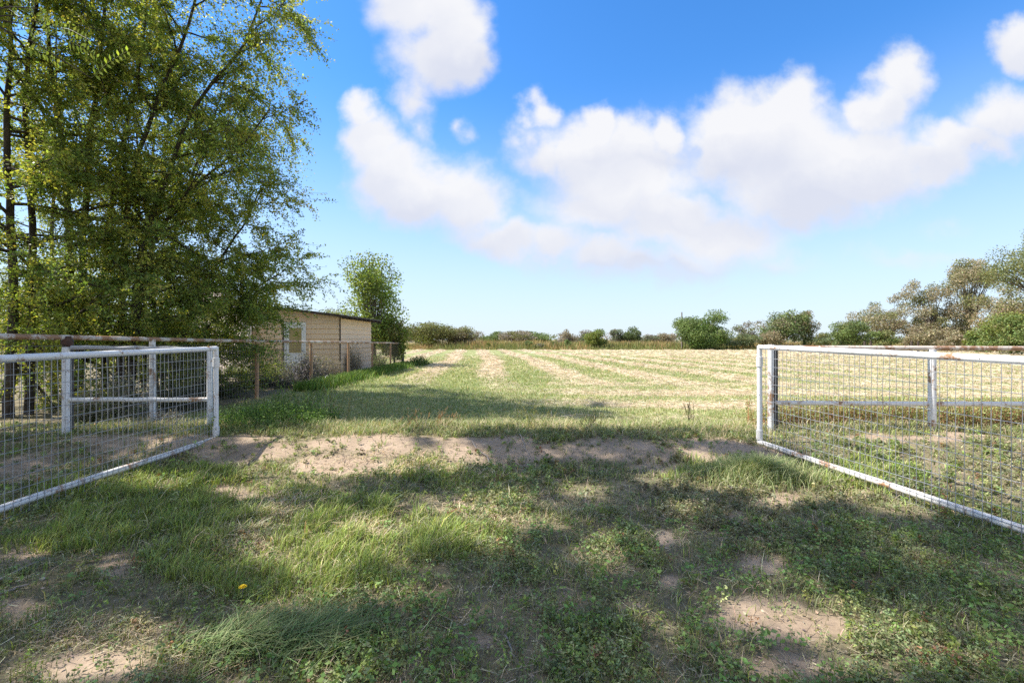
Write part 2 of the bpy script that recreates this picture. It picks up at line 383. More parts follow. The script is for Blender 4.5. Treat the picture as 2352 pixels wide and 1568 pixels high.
# low broad-leaved weeds between the grass: little rosettes / upright sprigs of small leaves
r = rng(12)
X, Y = rand_view_ground(20000, 1.75, 7.6, r, power=1.5)
s = epatch(X, Y, SOIL, 0.3, 1); g = epatch(X, Y, GREEN, 0.35, 3)
cl2 = fbm(X / .42 + 31, Y / .42 + 4, 3); right = sstep(-1.2, .6, X + .5 * (cl2 - .5))
keep = r.random(len(X)) < np.clip((.12 + .95 * right * sstep(.44, .56, cl2) + .3 * sstep(.5, .65, cl2)) * (1 - .9 * s) * (1 - .55 * g) + .05, 0, 1)
X, Y = X[keep], Y[keep]; n = len(X)
k = 17
hh = r.uniform(.025, .10, n)
base = on_ground(X, Y)
t = r.random((n, k)); ang = r.uniform(0, 2 * np.pi, (n, k)); rad = r.uniform(.008, .042, (n, k)) * (1.1 - .5 * t)
P = base[:, None, :] + np.stack([np.cos(ang) * rad, np.sin(ang) * rad, t * hh[:, None] + .004], -1)
bc = np.where((r.random(n) < .5)[:, None], C_BLUE, np.where((r.random(n) < .55)[:, None], C_GREEN, C_DULL * 1.1)); bc = np.where((r.random(n) < .03)[:, None], C_RUST, bc)
patch_ = sstep(.48, .6, fbm(X / .9 + 3, Y / .9 + 50, 3)) * sstep(.2, 1.2, X); bc = bc + (GR((.27, .245, .155)) - bc) * (patch_ * .8)[:, None]; bc = jitter_cols(bc, n, r, .25, .07)
lc = jitter_cols(np.repeat(bc, k, 0), n * k, r, .15, .04)
sz = r.uniform(.011, .026, n * k) * np.repeat(np.clip(Y / 3.0, 1, 1.7), k)
parts = [leaf_quads(P.reshape(-1, 3), sz, lc, r, .55, up=.55)]
V, Q = tubes_np(base, base + np.stack([r.normal(0, .008, n), r.normal(0, .008, n), hh], 1), .0014, .0009, 3)
parts.append((V, Q, np.repeat(bc * .9, 6, 0)))
# larger leaves close to the eye
X, Y = rand_view_ground(2600, 1.75, 3.8, r, power=1.2); cl3 = fbm(X / .35 + 3, Y / .35 + 77, 3)
keep = (cl3 > .5) & (epatch(X, Y, SOIL, .3, 1) < .35) & (r.random(len(X)) < sstep(-1.8, 0, X) * .9 + .1); X, Y = X[keep], Y[keep]; n = len(X); k = 6
base = on_ground(X, Y); ang = r.uniform(0, 2 * np.pi, (n, k)); rad = r.uniform(.015, .05, (n, k))
P = base[:, None, :] + np.stack([np.cos(ang) * rad, np.sin(ang) * rad, r.uniform(.02, .07, (n, k))], -1)
lc = jitter_cols(np.broadcast_to(GR((0.19, 0.29, 0.085)), (n * k, 3)), n * k, r, .25, .06)
parts.append(leaf_quads(P.reshape(-1, 3), r.uniform(.02, .04, n * k), lc, r, .6, up=.6))
o = foliage('ground_weeds', parts, M['weed']); tag(o, 'low leafy weeds growing through the trampled ground', 'weeds', kind='stuff')

# dry bits lying about: straw, dead stems, leaf litter
r = rng(13)
X, Y = rand_view_ground(42000, 1.75, 8.4, r, power=1.4)
d = epatch(X, Y, DRYP, .35, 5); s = epatch(X, Y, SOIL, .3, 1)
keep = r.random(len(X)) < .22 + .6 * d + .12 * fbm(X, Y, 2) - .15 * s; X, Y = X[keep], Y[keep]; n = len(X)
A = on_ground(X, Y, .006 + .03 * r.random(n)); an = r.uniform(0, 2 * np.pi, n); ln = r.uniform(.02, .13, n)
B = A + np.stack([np.cos(an) * ln, np.sin(an) * ln, r.normal(0, .012, n)], 1)
rr = r.uniform(.0008, .002, n) * np.clip(Y / 3, 1, 2)
V, Q = tubes_np(A, B, rr, rr * .6, 3)
cc = jitter_cols(np.where((r.random(n) < .75)[:, None], C_STRAW, GR((.2, .15, .11))), n, r, .25, .05)
X, Y = rand_view_ground(9000, 1.75, 7.5, r, power=1.4); n2_ = len(X)
P = on_ground(X, Y, .008)
lv = leaf_quads(P, r.uniform(.012, .03, n2_), jitter_cols(np.broadcast_to(GR((.36, .29, .21)), (n2_, 3)), n2_, r, .35, .06), r, .5, up=.85)
o = foliage('straw_litter', [(V, Q, np.repeat(cc, 6, 0)), lv], M['straw']); tag(o, 'dry straw and leaf litter scattered over the bare earth', 'litter', kind='stuff')

# ------------------------------------------------------------------ mown field: stubble and rows of hay
r = rng(14)
X, Y = rand_view_ground(270000, 6.5, 42, r, power=1.9)
keep = ((X > -6.6 + .25 * r.normal(size=len(X))) | (Y > 28.5)) & (Y < 66); X, Y = X[keep], Y[keep]
hy = rows(X, Y); s = epatch(X, Y, SOIL, .3, 1); pn = fbm(X / 1.3, Y / 1.3 + 60, 4); nearleft = np.maximum((1 - sstep(-2.0, 3.4, X - .05 * Y)) * (1 - sstep(18, 24, Y)), .8 * (1 - sstep(8.6, 10.5, Y)))
keep = r.random(len(X)) < np.clip((.95 - .75 * hy) * (1 - .9 * s), 0, 1); X, Y, hy, pn, nearleft = X[keep], Y[keep], hy[keep], pn[keep], nearleft[keep]; n = len(X)
h = (.03 + .05 * r.random(n) + .03 * nearleft * r.random(n)) * np.clip(Y / 14, 1, 1.5)
edge = np.exp(-((Y - 7.3) / .7) ** 2); h = h * (1 + 1.6 * edge * r.random(n))
dry = r.random(n) < np.clip(.34 - .32 * nearleft + .5 * (pn - .5) + .3 * edge, .08, .9)
cl = np.where(dry[:, None], GR((.60, .50, .33)), np.where((r.random(n) < .5)[:, None], GR((.24, .31, .10)), GR((.36, .37, .17))))
cols = jitter_cols(cl, n, r, .2, .06)
wd = .0042 * np.clip(Y / 4.2, 1, 9) * r.uniform(.7, 1.3, n)
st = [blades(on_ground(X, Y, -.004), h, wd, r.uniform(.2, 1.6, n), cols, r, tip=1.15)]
o = foliage('stubble', st, M['grass']); tag(o, 'short mown green stubble across the hay field', 'stubble', kind='stuff')
r = rng(15)
X, Y = rand_view_ground(420000, 8.3, 69, r, power=1.75)
hy = rows(X, Y); keep = r.random(len(X)) < hy * .85 + .03; X, Y, hy = X[keep], Y[keep], hy[keep]; n = len(X)
sc = np.clip(Y / 9, 1, 5.5)
A = on_ground(X, Y, 0); A[:, 2] += r.random(n) ** 1.5 * (.02 + .12 * hy) * 1.0
an = r.uniform(0, 2 * np.pi, n); ln = r.uniform(.06, .22, n) * sc ** .6
B = A + np.stack([np.cos(an) * ln, np.sin(an) * ln, r.normal(0, .02, n) * sc ** .5], 1); B[:, 2] = np.maximum(B[:, 2], .01)
w = (.0026 * sc * r.uniform(.6, 1.4, n))[:, None]
sd = np.cross(B - A, r.normal(size=(n, 3)) + np.array([[0, 0, 1.5]])); sd /= np.linalg.norm(sd, axis=1, keepdims=True) + 1e-9
V = np.stack([A - sd * w, A + sd * w, B + sd * w, B - sd * w], 1).reshape(-1, 3)
cc = jitter_cols(np.where((r.random(n) < .85)[:, None], GR((.66, .55, .40)), GR((.42, .35, .19))), n, r, .18, .04)
o = foliage('hay', [(V, np.arange(4 * n).reshape(-1, 4), np.repeat(cc, 4, 0))], M['straw']); tag(o, 'pale cut hay lying in rows across the field', 'hay', kind='stuff')

# ------------------------------------------------------------------ gates and pipe fences
def panel_wires(A, B, z0A, z1A, z0B, z1B, dv, dh, rad, r, wob=.004, seg=4, k=5):
    """welded wire between two uprights: A, B plan points; returns merged tubes"""
    A = np.asarray(A, float); B = np.asarray(B, float); L_ = np.linalg.norm(B - A); nv = int(L_ / dv); As = []; Bs = []
    def P(u, v):
        xy = A + (B - A) * u; z0 = z0A + (z0B - z0A) * u; z1 = z1A + (z1B - z1A) * u
        return np.array((xy[0], xy[1], z0 + (z1 - z0) * v))
    nrm = np.array((-(B - A)[1], (B - A)[0], 0)) / L_
    def line(f):
        pts = [f(t) + nrm * r.normal(0, wob) + np.array((0, 0, r.normal(0, wob * .3))) for t in np.linspace(0, 1, seg + 1)]
        As.extend(pts[:-1]); Bs.extend(pts[1:])
    for i in range(nv + 1): u = i / nv; line(lambda t: P(u, t))
    nh = int((z1A - z0A) / dh); seg0 = seg; seg = int(L_ / .3) + 2
    for i in range(nh + 1): v = i / nh; line(lambda t: P(t, v))
    V, Q = tubes_np(np.array(As), np.array(Bs), rad, rad, k)
    return V, Q
def wire_obj(name, A, B, z0A, z1A, z0B, z1B, dv, dh, rad, mat, parent, seed, **kw):
    V, Q = panel_wires(A, B, z0A, z1A, z0B, z1B, dv, dh, rad, rng(seed), **kw)
    me = quads_mesh(name, V, Q); return link_mesh(name, me, mat, parent, True)
def pipe(name, pts, rad, mat, parent, k=14, wob=0.0, seed=0):
    pts = [np.asarray(p, float) for p in pts]
    if wob and len(pts) == 2:
        rr = rng(seed); n = 9
        pts = [pts[0] + (pts[1] - pts[0]) * i / n + (rr.normal(0, wob, 3) if 0 < i < n else 0) for i in range(n + 1)]
    return MB().tube(pts, rad, k).build(name, mat, parent, True)

def gate(label, hx, hy, fx, fy, zt_h, zb_h, zt_f, zb_f, seed, side):
    """a hinged at (hx,hy), free end (fx,fy): pipe rectangle with wire, two pipe sleeves on the hinge stile"""
    g = empty('metal_gate', (hx, hy, 0), label, 'gate', 'open farm gates')
    pr = .033
    a = np.array((hx, hy)); b = np.array((fx, fy))
    pipe('top_rail', [(*a, zt_h), (*b, zt_f)], pr, M['white'], g, wob=.002, seed=seed)
    pipe('bottom_rail', [(*a, zb_h), (*b, zb_f)], pr, M['white_rusty'], g, wob=.003, seed=seed + 1)
    pipe('hinge_stile', [(*a, zb_h - .005), (*a, zt_h + .02)], pr * .98, M['white'], g)
    pipe('end_stile', [(*b, zb_f), (*b, zt_f)], pr * .98, M['white'], g)
    pipe('hinge_sleeve', [(*a, zt_h - .27), (*a, zt_h - .14)], .043, M['white_rusty'], g)
    pipe('hinge_sleeve', [(*a, zb_h + .04), (*a, zb_h + .17)], .043, M['white_rusty'], g)
    u = (b - a) / np.linalg.norm(b - a); off = np.array((side * abs(u[1]), 0)) * .034
    A2 = a + u * .10 + off; B2 = b - u * .03 + off
    wire_obj('wire_mesh', A2, B2, zb_h - .09, zt_h - .03, zb_f - .09, zt_f - .03, .064, .112, .0027, M['wire'], g, seed + 3)
    return g
gL = gate('white pipe gate with wire mesh, swung open beside the elm trees', -4.30, 6.58, -4.38, 2.35, 1.425, .12, 1.365, .115, 21, 1)
gR = gate('white pipe gate with wire mesh, swung open toward the hay field fence', 3.46, 6.33, 4.07, 2.25, 1.447, .12, 1.37, .10, 31, -1)

# short white fence wing between the left gate and the long fence
fw = empty('fence_wing', (-5.8, 7.1, 0), 'short white pipe fence panel with grey top rail behind the gate by the elms', 'fence')
def zg(x, y): return float(gz(x, y))
cp = (-6.62, 6.72); hp = (-4.82, 7.22)
pipe('fence_post', [(*hp, zg(*hp) - .1), (*hp, 1.44)], .040, M['white'], fw)
pipe('fence_post', [(*cp, zg(*cp) - .1), (*cp, 1.44)], .046, M['white'], fw)
pipe('top_rail', [(cp[0] + .07, cp[1] + .01, 1.43), (hp[0], hp[1], 1.405)], .033, M['grey_pipe'], fw, wob=.004, seed=4)
pipe('middle_rail', [(cp[0] + .04, cp[1] + .01, .66), (hp[0] - .03, hp[1], .60)], .034, M['white_rusty'], fw, wob=.006, seed=5)

# long fence running away along the left of the field
lf = empty('pipe_fence', (-6.8, 15, 0), 'long rusty pipe fence with wire running past the shed', 'fence')
FX = -6.8
rail_pts = [(FX, Yp, pt(0, yy, Yp)[2]) for Yp, yy in ((1.5, 772), (6.0, 772), (6.95, 775), (8.56, 779), (10.5, 782), (12.1, 783.5), (15.3, 785), (18.8, 786), (22.0, 787), (25.3, 787.5), (28.2, 788.5))]
pipe('top_rail', rail_pts, .040, M['rail'], lf)
for (px, mt, rd, tp) in ((350, 'white_rusty', .05, 779), (590, 'rust_post', .05, 786), (715, 'rust_post', .05, 787), (800, 'rust_post', .05, 788), (855, 'rust_post', .045, 788), (897, 'rust_post', .045, 789), (925, 'dark_pipe', .085, 789)):
    Yp = FX * F / (px - CX); zt = pt(px, tp, Yp)[2]
    pipe('fence_post', [(FX, Yp, zg(FX, Yp) - .1), (FX, Yp, zt)], rd, M[mt], lf)
Yp = 6.95; pipe('corner_post', [(FX, Yp, -.1), (FX, Yp, 1.56)], .055, M['dark_pipe'], lf)
MB().tube([(FX + .02, Yp - .05, 1.44), (FX + .02, Yp - .05, 1.50), (FX + .01, Yp - .05, 1.60)], [.045, .075, .055], 10).build('post_cap', M['dark_rust'], lf, True)
wire_obj('wire_mesh', (FX + .045, 28.1), (FX + .045, 2.0), .05, 1.28, .05, 1.50, .105, .125, .0034, M['dark_wire'], lf, 41, seg=3, k=4)

# fence beyond the right gate
rf = empty('pipe_fence', (6.5, 7.0, 0), 'two rail rusty white pipe fence bordering the cut hay', 'fence')
hy0 = 7.0
pipe('gate_post', [(3.99, hy0 - .02, -.1), (3.99, hy0 - .02, 1.475)], .043, M['white'], rf)
pipe('gate_post', [(4.085, hy0 + .04, -.1), (4.085, hy0 + .04, 1.44)], .045, M['dark_pipe'], rf)
pipe('top_rail', [(4.05, hy0, 1.425), (6.4, hy0 - .05, 1.42), (9.3, hy0 - .12, 1.41)], .038, M['rail'], rf)
pipe('middle_rail', [(4.07, hy0, .575), (6.4, hy0 - .05, .565), (9.3, hy0 - .12, .575)], .036, M['white_rusty'], rf)
pipe('fence_post', [(6.42, hy0 - .08, -.1), (6.42, hy0 - .08, 1.40)], .052, M['white'], rf)
pipe('fence_post', [(9.0, hy0 - .12, -.1), (9.0, hy0 - .12, 1.40)], .058, M['white_rusty'], rf)

# ------------------------------------------------------------------ the shed
YS = 19.5
sh = empty('wooden_shed', (-9.2, 21, 0), 'tan lap sided shed with low sloping dark roof behind the long fence', 'shed')
def lap_wall(x0, x1, y, z0, top0, top1, course=.218, lap=.034, drop=0):
    """lapped boards on a wall facing -Y between x0..x1, cut to a sloping top edge"""
    mb = MB(); z = z0
    while z < max(top0, top1):
        zt = z + course
        xa, xb = x0, x1
        ta, tb = min(zt, top0), min(zt, top1)
        if ta - z < .01 or tb - z < .01:
            # board cut by the slope: keep the part under the line
            f = (z + .01 - top0) / (top1 - top0) if abs(top1 - top0) > 1e-6 else 0
            if top0 > top1: xb = x0 + (x1 - x0) * f; tb = z + .01
            else: xa = x0 + (x1 - x0) * f; ta = z + .01
        if xb - xa > .02:
            ka = lap * (1 - (ta - z) / course); kb = lap * (1 - (tb - z) / course)
            zb_ = min(z + .015, min(ta, tb) - .003)
            mb.hexa([(xa, y - lap, zb_), (xb, y - lap, zb_), (xb, y + .05, zb_), (xa, y + .05, zb_),
                     (xa, y - ka, ta), (xb, y - kb, tb), (xb, y + .05, tb), (xa, y + .05, ta)])
            mb.box(xa, xb, y + .0, y + .045, z - .003, zb_ + .004)
        z = zt
    return mb
def roof_z(x): return 2.905 + (x + 10.83) * (2.49 - 2.905) / 3.4        # wall-top height along the shed
XE = -7.42
xd0, xd1 = (655 - CX) / F * YS, (702 - CX) / F * YS
xs_ = (760 / 1.063 - CX) / F * YS
xs_ = -8.63
for nm_, a, bb, mt in (('front_wall', -11.6, xd0 - .03, 'siding'), ('front_wall', xd1 + .03, xs_, 'siding'), ('front_wall', xs_ + .004, XE, 'siding_pale')):
    lap_wall(a, bb, YS, .05, roof_z(a) + .098, roof_z(bb) + .098).build(nm_, M[mt], sh)
lap_wall(xd0 - .028, xd1 + .028, YS, 2.30, roof_z(xd0) + .098, roof_z(xd1) + .098).build('front_wall', M['siding'], sh)
# end wall facing the field (boards built along Y)
mb = MB(); z = .05; ye = 23.8
while z < roof_z(XE) + .05:
    zt = min(z + .218, roof_z(XE) + .09); k2 = .034 * (1 - (zt - z) / .218)
    mb.box(XE - .05, XE - .001, YS + .032, ye - .002, z - .003, z + .026); z_ = z; z = z + .015
    mb.hexa([(XE + .034, YS + .03, z), (XE + .034, ye, z), (XE - .06, ye, z), (XE - .06, YS + .03, z), (XE + k2, YS + .03, zt), (XE + k2, ye, zt), (XE - .06, ye, zt), (XE - .06, YS + .03, zt)]); z = zt
mb.build('end_wall', M['siding_pale'], sh)
MB().box(XE + .002, XE + .038, YS - .038, YS + .028, .03, roof_z(XE) + .05).build('corner_board', M['rafter'], sh)
MB().box(-11.6, XE - .1, ye, ye + .06, .05, 2.45).build('back_wall', M['siding'], sh)
# roof: thin slab with overhang, rafters under it
x0, x1 = -12.4, -6.95; ya, yb_ = YS - .28, ye + .3
rz = lambda x: roof_z(x) + .10
rf_ = MB().hexa([(x0, ya, rz(x0)), (x1, ya, rz(x1)), (x1, yb_, rz(x1)), (x0, yb_, rz(x0)), (x0, ya, rz(x0) + .05), (x1, ya, rz(x1) + .05), (x1, yb_, rz(x1) + .05), (x0, yb_, rz(x0) + .05)]).build('roof', M['roof'], sh)
for i in range(8):
    yy = YS + .12 + i * .60
    MB().hexa([(XE - .4, yy, rz(XE - .4) - .13), (x1 + .06, yy, rz(x1) - .12), (x1 + .06, yy + .05, rz(x1) - .12), (XE - .4, yy + .05, rz(XE - .4) - .13),
               (XE - .4, yy, rz(XE - .4) - .004), (x1 + .06, yy, rz(x1 + .06) - .004), (x1 + .06, yy + .05, rz(x1 + .06) - .004), (XE - .4, yy + .05, rz(XE - .4) - .004)]).build('rafter', M['rafter'], rf_)
MB().hexa([(x0, ya - .03, rz(x0) - .06), (x1, ya - .03, rz(x1) - .06), (x1, ya - .002, rz(x1) - .06), (x0, ya - .002, rz(x0) - .06), (x0, ya - .03, rz(x0) + .045), (x1, ya - .03, rz(x1) + .045), (x1, ya - .002, rz(x1) + .045), (x0, ya - .002, rz(x0) + .045)]).build('fascia', M['rafter'], rf_)
for ob in list(rf_.children): ob.location = (0, 0, 0)
# door
zd0, zd1 = .18, 2.245
dr = MB().box(xd0 + .05, xd1 - .05, YS - .012, YS + .03, zd0, .98).box(xd0 + .05, xd0 + .17, YS - .012, YS + .03, .98, zd1 - .06).box(xd1 - .17, xd1 - .05, YS - .012, YS + .03, .98, zd1 - .06).box(xd0 + .17, xd1 - .17, YS - .012, YS + .03, 2.06, zd1 - .06).build('door', M['door'], sh)
q = MB().box(xd0 + .17, xd1 - .17, YS + .0, YS + .02, .98, 2.06).build('pane', M['pane'], dr); q.location = (0, 0, 0)
q = MB().box(xd0 - .025, xd0 + .045, YS - .045, YS + .04, zd0, zd1 + .05).box(xd1 - .045, xd1 + .025, YS - .045, YS + .04, zd0, zd1 + .05).box(xd0 + .045, xd1 - .045, YS - .045, YS + .04, zd1 - .055, zd1 + .05).build('door_frame', M['door'], sh)
q = MB().tube([(xd1 - .10, YS - .012, 1.06), (xd1 - .10, YS - .06, 1.06)], [.012, .03], 10).build('handle', M['dark_pipe'], dr, True); q.location = (0, 0, 0)
MB().box(xd0 - .1, xd1 + .1, YS - .5, YS - .05, 0, .17).build('step', M['stone'], sh)
MB().tube([(xd0 - .06, YS - .06, .1), (xd0 - .06, YS - .06, 1.95)], .025, 8).build('downpipe', M['dark_pipe'], sh, True)

# pale metal barn hidden behind the elms, turned a little toward the sun
bn = empty('metal_barn', (-13.5, 20.3, 0), 'pale pinkish metal barn with steep gable seen through the elm leaves', 'barn')
ang = math.radians(28); bx, by = -11.02, 19.15                # its near right-hand corner; the gable runs away to the left from here
ux, uy = -math.cos(ang), math.sin(ang)
wx, wy = -.52, .854                         # depth direction
def bp_(u, d_, z): return (bx + ux * u + wx * d_, by + uy * u + wy * d_, z)
W = 6.4; he = 2.2; pk = 4.3
mb = MB(); nrib = 32
def gz_top(u): return he + (pk - he) * (1 - abs(u - W / 2) / (W / 2))
for i in range(nrib):
    u0, u1 = W * i / nrib, W * (i + 1) / nrib; um = u0 + (u1 - u0) * .72
    for a_, b_, d_ in ((u0, um, 0.0), (um, u1, -.022)):
        mb.hexa([bp_(a_, d_, 0), bp_(b_, d_, 0), bp_(b_, .06, 0), bp_(a_, .06, 0), bp_(a_, d_, gz_top(a_)), bp_(b_, d_, gz_top(b_)), bp_(b_, .06, gz_top(b_)), bp_(a_, .06, gz_top(a_))])
mb.build('gable_wall', M['barn'], bn)
MB().hexa([bp_(.02, .06, 0), bp_(.02, 9, 0), bp_(.08, 9, 0), bp_(.08, .06, 0), bp_(.02, .06, he), bp_(.02, 9, he), bp_(.08, 9, he), bp_(.08, .06, he)]).build('side_wall', M['barn'], bn)
for a_, b_ in ((-.2, W / 2), (W / 2, W + .2)):
    za = gz_top(max(0, min(W, a_))) - (.17 if a_ < 0 else 0); zb = gz_top(max(0, min(W, b_))) - (.17 if b_ > W else 0)
    MB().hexa([bp_(a_, -.15, za + .02), bp_(b_, -.15, zb + .02), bp_(b_, 9.2, zb + .02), bp_(a_, 9.2, za + .02), bp_(a_, -.15, za + .07), bp_(b_, -.15, zb + .07), bp_(b_, 9.2, zb + .07), bp_(a_, 9.2, za + .07)]).build('roof', M['barn_roof'], bn)

# ------------------------------------------------------------------ trees
def resample(pts, n):
    pts = np.asarray(pts, float); d = np.r_[0, np.cumsum(np.linalg.norm(np.diff(pts, axis=0), axis=1))]
    t = np.linspace(0, d[-1], n); return np.stack([np.interp(t, d, pts[:, i]) for i in range(3)], 1)
def smooth_path(pts, n):
    p = resample(pts, 60)
    for _ in range(14): p[1:-1] = (p[:-2] + p[2:] + 2 * p[1:-1]) / 4
    return resample(p, n)
def grow(p, d, L_, n, r, wander=.12, grav=0.0):
    pts = [np.array(p, float)]; d = np.array(d, float); d /= np.linalg.norm(d)
    for i in range(n):
        d = d + r.normal(0, wander, 3) + np.array((0, 0, grav)); d /= np.linalg.norm(d)
        pts.append(pts[-1] + d * L_ / n)
    return np.array(pts)
class Wood:
    def __init__(s): s.A = []; s.B = []; s.ra = []; s.rb = []
    def add(s, pts, r0, r1):
        n = len(pts) - 1; rr = np.linspace(r0, r1, n + 1)
        s.A.append(pts[:-1]); s.B.append(pts[1:]); s.ra.append(rr[:-1]); s.rb.append(rr[1:])
    def build(s, name, mat, parent, k=6):
        V, Q = tubes_np(np.concatenate(s.A), np.concatenate(s.B), np.concatenate(s.ra), np.concatenate(s.rb), k)
        return link_mesh(name, quads_mesh(name, V, Q), mat, parent, True)
def xlim(z, Y):
    """how far the elm crowns reach toward the field at each height (they bulge, then droop)"""
    return np.interp(z, [0.8, 1.6, 2.4, 3.2, 4.2, 6, 8, 9.5, 11, 13], [-6.6, -6.1, -5.45, -5.0, -4.7, -4.5, -4.55, -4.7, -4.9, -6])
LEAF_A = GR((0.270, 0.330, 0.080)); LEAF_B = GR((0.190, 0.265, 0.072)); LEAF_C = GR((0.42, 0.43, 0.10))
def elm(label, stems, seed, nb=24, nt_=18, low=.10, loc=None, leafs=.062, dens=1.0, ytint=0.24, fill=False):
    r = rng(seed); root = empty('elm_tree', loc, label, 'tree', 'elms along the fence')
    twig = Wood(); LP = []; LD = []; BP = []
    for path, r0 in stems:
        p = smooth_path(path, 22); p[1:-1, :2] += r.normal(0, .010, (20, 2))
        trunk = Wood(); trunk.add(p, r0 * .82, .016); tk = trunk.build('trunk', M['bark'], root, 10)
        for b_ in range(nb):
            t = low + (1 - low) * (b_ + r.random()) / nb; i = min(int(t * 21), 20); q = p[i] + (p[i + 1] - p[i]) * r.random()
            az = r.uniform(0, 2 * np.pi); el = r.uniform(.05, .75) - .25 * (t < .4)
            d = np.array((math.cos(az) * math.cos(el) + .25, math.sin(az) * math.cos(el) * .8, math.sin(el)))
            L1 = r.uniform(1.2, 2.8) * (1.15 - .6 * t)
            br = grow(q, d, L1, 7, r, .13, -.035); BP.append(br); limb = Wood(); limb.add(br, r0 * (1 - .8 * t) * .42 + .006, .005); limb.build('bough', M['bark'], tk, 5).location = (0, 0, 0)
            for k_ in range(nt_):
                tt = r.uniform(.25, 1.0); j = min(int(tt * 7), 6); s0 = br[j] + (br[j + 1] - br[j]) * r.random()
                dd = (br[j + 1] - br[j]); dd = dd / np.linalg.norm(dd) + r.normal(0, .75, 3); dd[2] -= .15
                tw = grow(s0, dd, r.uniform(.45, 1.1), 5, r, .16, -.16)
                ok = tw[:, 0] < xlim(tw[:, 2], tw[:, 1]) + .25 * math.sin(tw[-1, 2] * 5 + tw[-1, 1] * 3) 
                if not ok[-1] and not ok[2]: continue
                twig.add(tw, .0045, .0018)
                nl = max(3, int(52 * dens * r.uniform(.6, 1.4))); u = r.random(nl) * 5; ui = np.minimum(u.astype(int), 4)
                c_ = tw[ui] + (tw[ui + 1] - tw[ui]) * (u - ui)[:, None] + r.normal(0, .045, (nl, 3)); LP.append(c_)
                LD.append(np.full(nl, r.random()))
    if fill:
        nf_ = 620; xg = r.uniform(-4.6, 1.9, nf_); yg = r.uniform(8.2, 16.5, nf_); hz = r.uniform(5.2, 11.5, nf_)
        kp = (fbm(xg / 1.6 + 5, yg / .9 + 2, 3) > .40) & (xg < 1.7 - .25 * np.abs(yg - 12.5) * .6)
        c_ = np.stack([xg - SX * hz, yg - SY * hz, hz], 1)[kp]; c_ = c_[(c_[:, 0] < xlim(c_[:, 2], 0) + .15) & (c_[:, 0] < -.47 * c_[:, 1] - .25 + .25 * np.sin(c_[:, 2] * 2.1))]
        bp3 = np.concatenate(BP)
        for q in c_:
            nn = bp3[np.argmin(((bp3 - q) ** 2).sum(1))]
            if np.linalg.norm(nn - q) > 2.2: continue
            tw = resample([nn, (nn + q) / 2 + r.normal(0, .08, 3) + np.array((0, 0, .1)), q, q + np.array((.18, 0, -.18))], 7); twig.add(tw, .007, .002)
            m_ = 60; LP.append(q + r.normal(0, 1, (m_, 3)) * np.array((.26, .22, .2))); LD.append(np.full(m_, r.random()))
    V, Q = tubes_np(np.concatenate(twig.A), np.concatenate(twig.B), np.concatenate(twig.ra), np.concatenate(twig.rb), 3)
    link_mesh('twigs', quads_mesh('twigs', V, Q), M['bark'], root, True)
    P = np.concatenate(LP); tq = np.concatenate(LD); n = len(P)
    base = np.where((tq < ytint)[:, None], LEAF_C, np.where((tq < .65)[:, None], LEAF_A, LEAF_B))
    lv = leaf_quads(P, leafs * r.uniform(.7, 1.35, n), jitter_cols(base, n, r, .28, .08), r, .55, up=.1, droop=.35)
    foliage('crown', [lv], M['leaf'], root)
    return n
def stem(path, Yb, Yt=None, r0=.1):
    Yt = Yt or Yb; n = len(path)
    return ([pt(x, y, Yb + (Yt - Yb) * i / (n - 1)) for i, (x, y) in enumerate(path)], r0)
nl = 0
nl += elm('old elm with dark twin trunks at the near end of the tree row', [stem([(20, 965), (32, 600), (12, 300), (30, 0), (20, -220)], 9.0, 9.2, .11), stem([(66, 955), (78, 520), (52, 200), (85, 0), (110, -200)], 9.4, 9.6, .10)], 101, loc=(-10, 9.2, 0), nb=36, low=.06)
nl += elm('tall straight elm with paired trunks rising over the open gate', [stem([(150, 935), (162, 560), (150, 380), (105, 60), (95, -200)], 10.4, 10.2, .12), stem([(180, 930), (192, 520), (205, 350), (240, 60), (250, -220)], 10.4, 10.4, .11)], 102, loc=(-9.8, 10.4, 0), nb=28)
nl += elm('leaning elm whose trunk and boughs reach out over the field', [stem([(275, 925), (285, 560), (300, 400), (370, 205), (440, 50), (480, -150)], 10.8, 10.6, .105), stem([(295, 925), (322, 545), (382, 420), (418, 290), (470, 205), (565, 115), (610, -40)], 10.8, 10.8, .105), stem([(300, 930), (330, 600), (400, 470), (480, 400), (560, 330), (620, 250)], 10.9, 11.2, .07), stem([(240, 925), (238, 600), (262, 420), (300, 250), (335, 60), (350, -180)], 11.0, 11.0, .095)], 103, loc=(-9.2, 10.8, 0), nb=28, fill=True)
nl += elm('bushy elm with low drooping boughs in front of the shed', [stem([(372, 905), (385, 640), (410, 480), (470, 330), (520, 180)], 12.6, 12.4, .085), stem([(395, 905), (430, 720), (500, 600), (560, 520), (600, 430)], 12.4, 11.8, .07), stem([(400, 910), (440, 790), (510, 715), (580, 665), (640, 630)], 12.4, 12.2, .06), stem([(360, 905), (350, 640), (330, 440), (300, 200)], 13, 13, .08)], 104, loc=(-9.6, 12.6, 0), nb=26, low=.06)
nl += elm('slender elm at the far end of the row with a slim yellowing crown', [stem([(330, 890), (332, 640), (340, 470), (360, 250), (380, 80)], 14.6, 14.6, .09), stem([(120, 890), (118, 600), (125, 300), (130, 50)], 14.5, 14.5, .09)], 105, loc=(-11.5, 14.6, 0), nb=22)
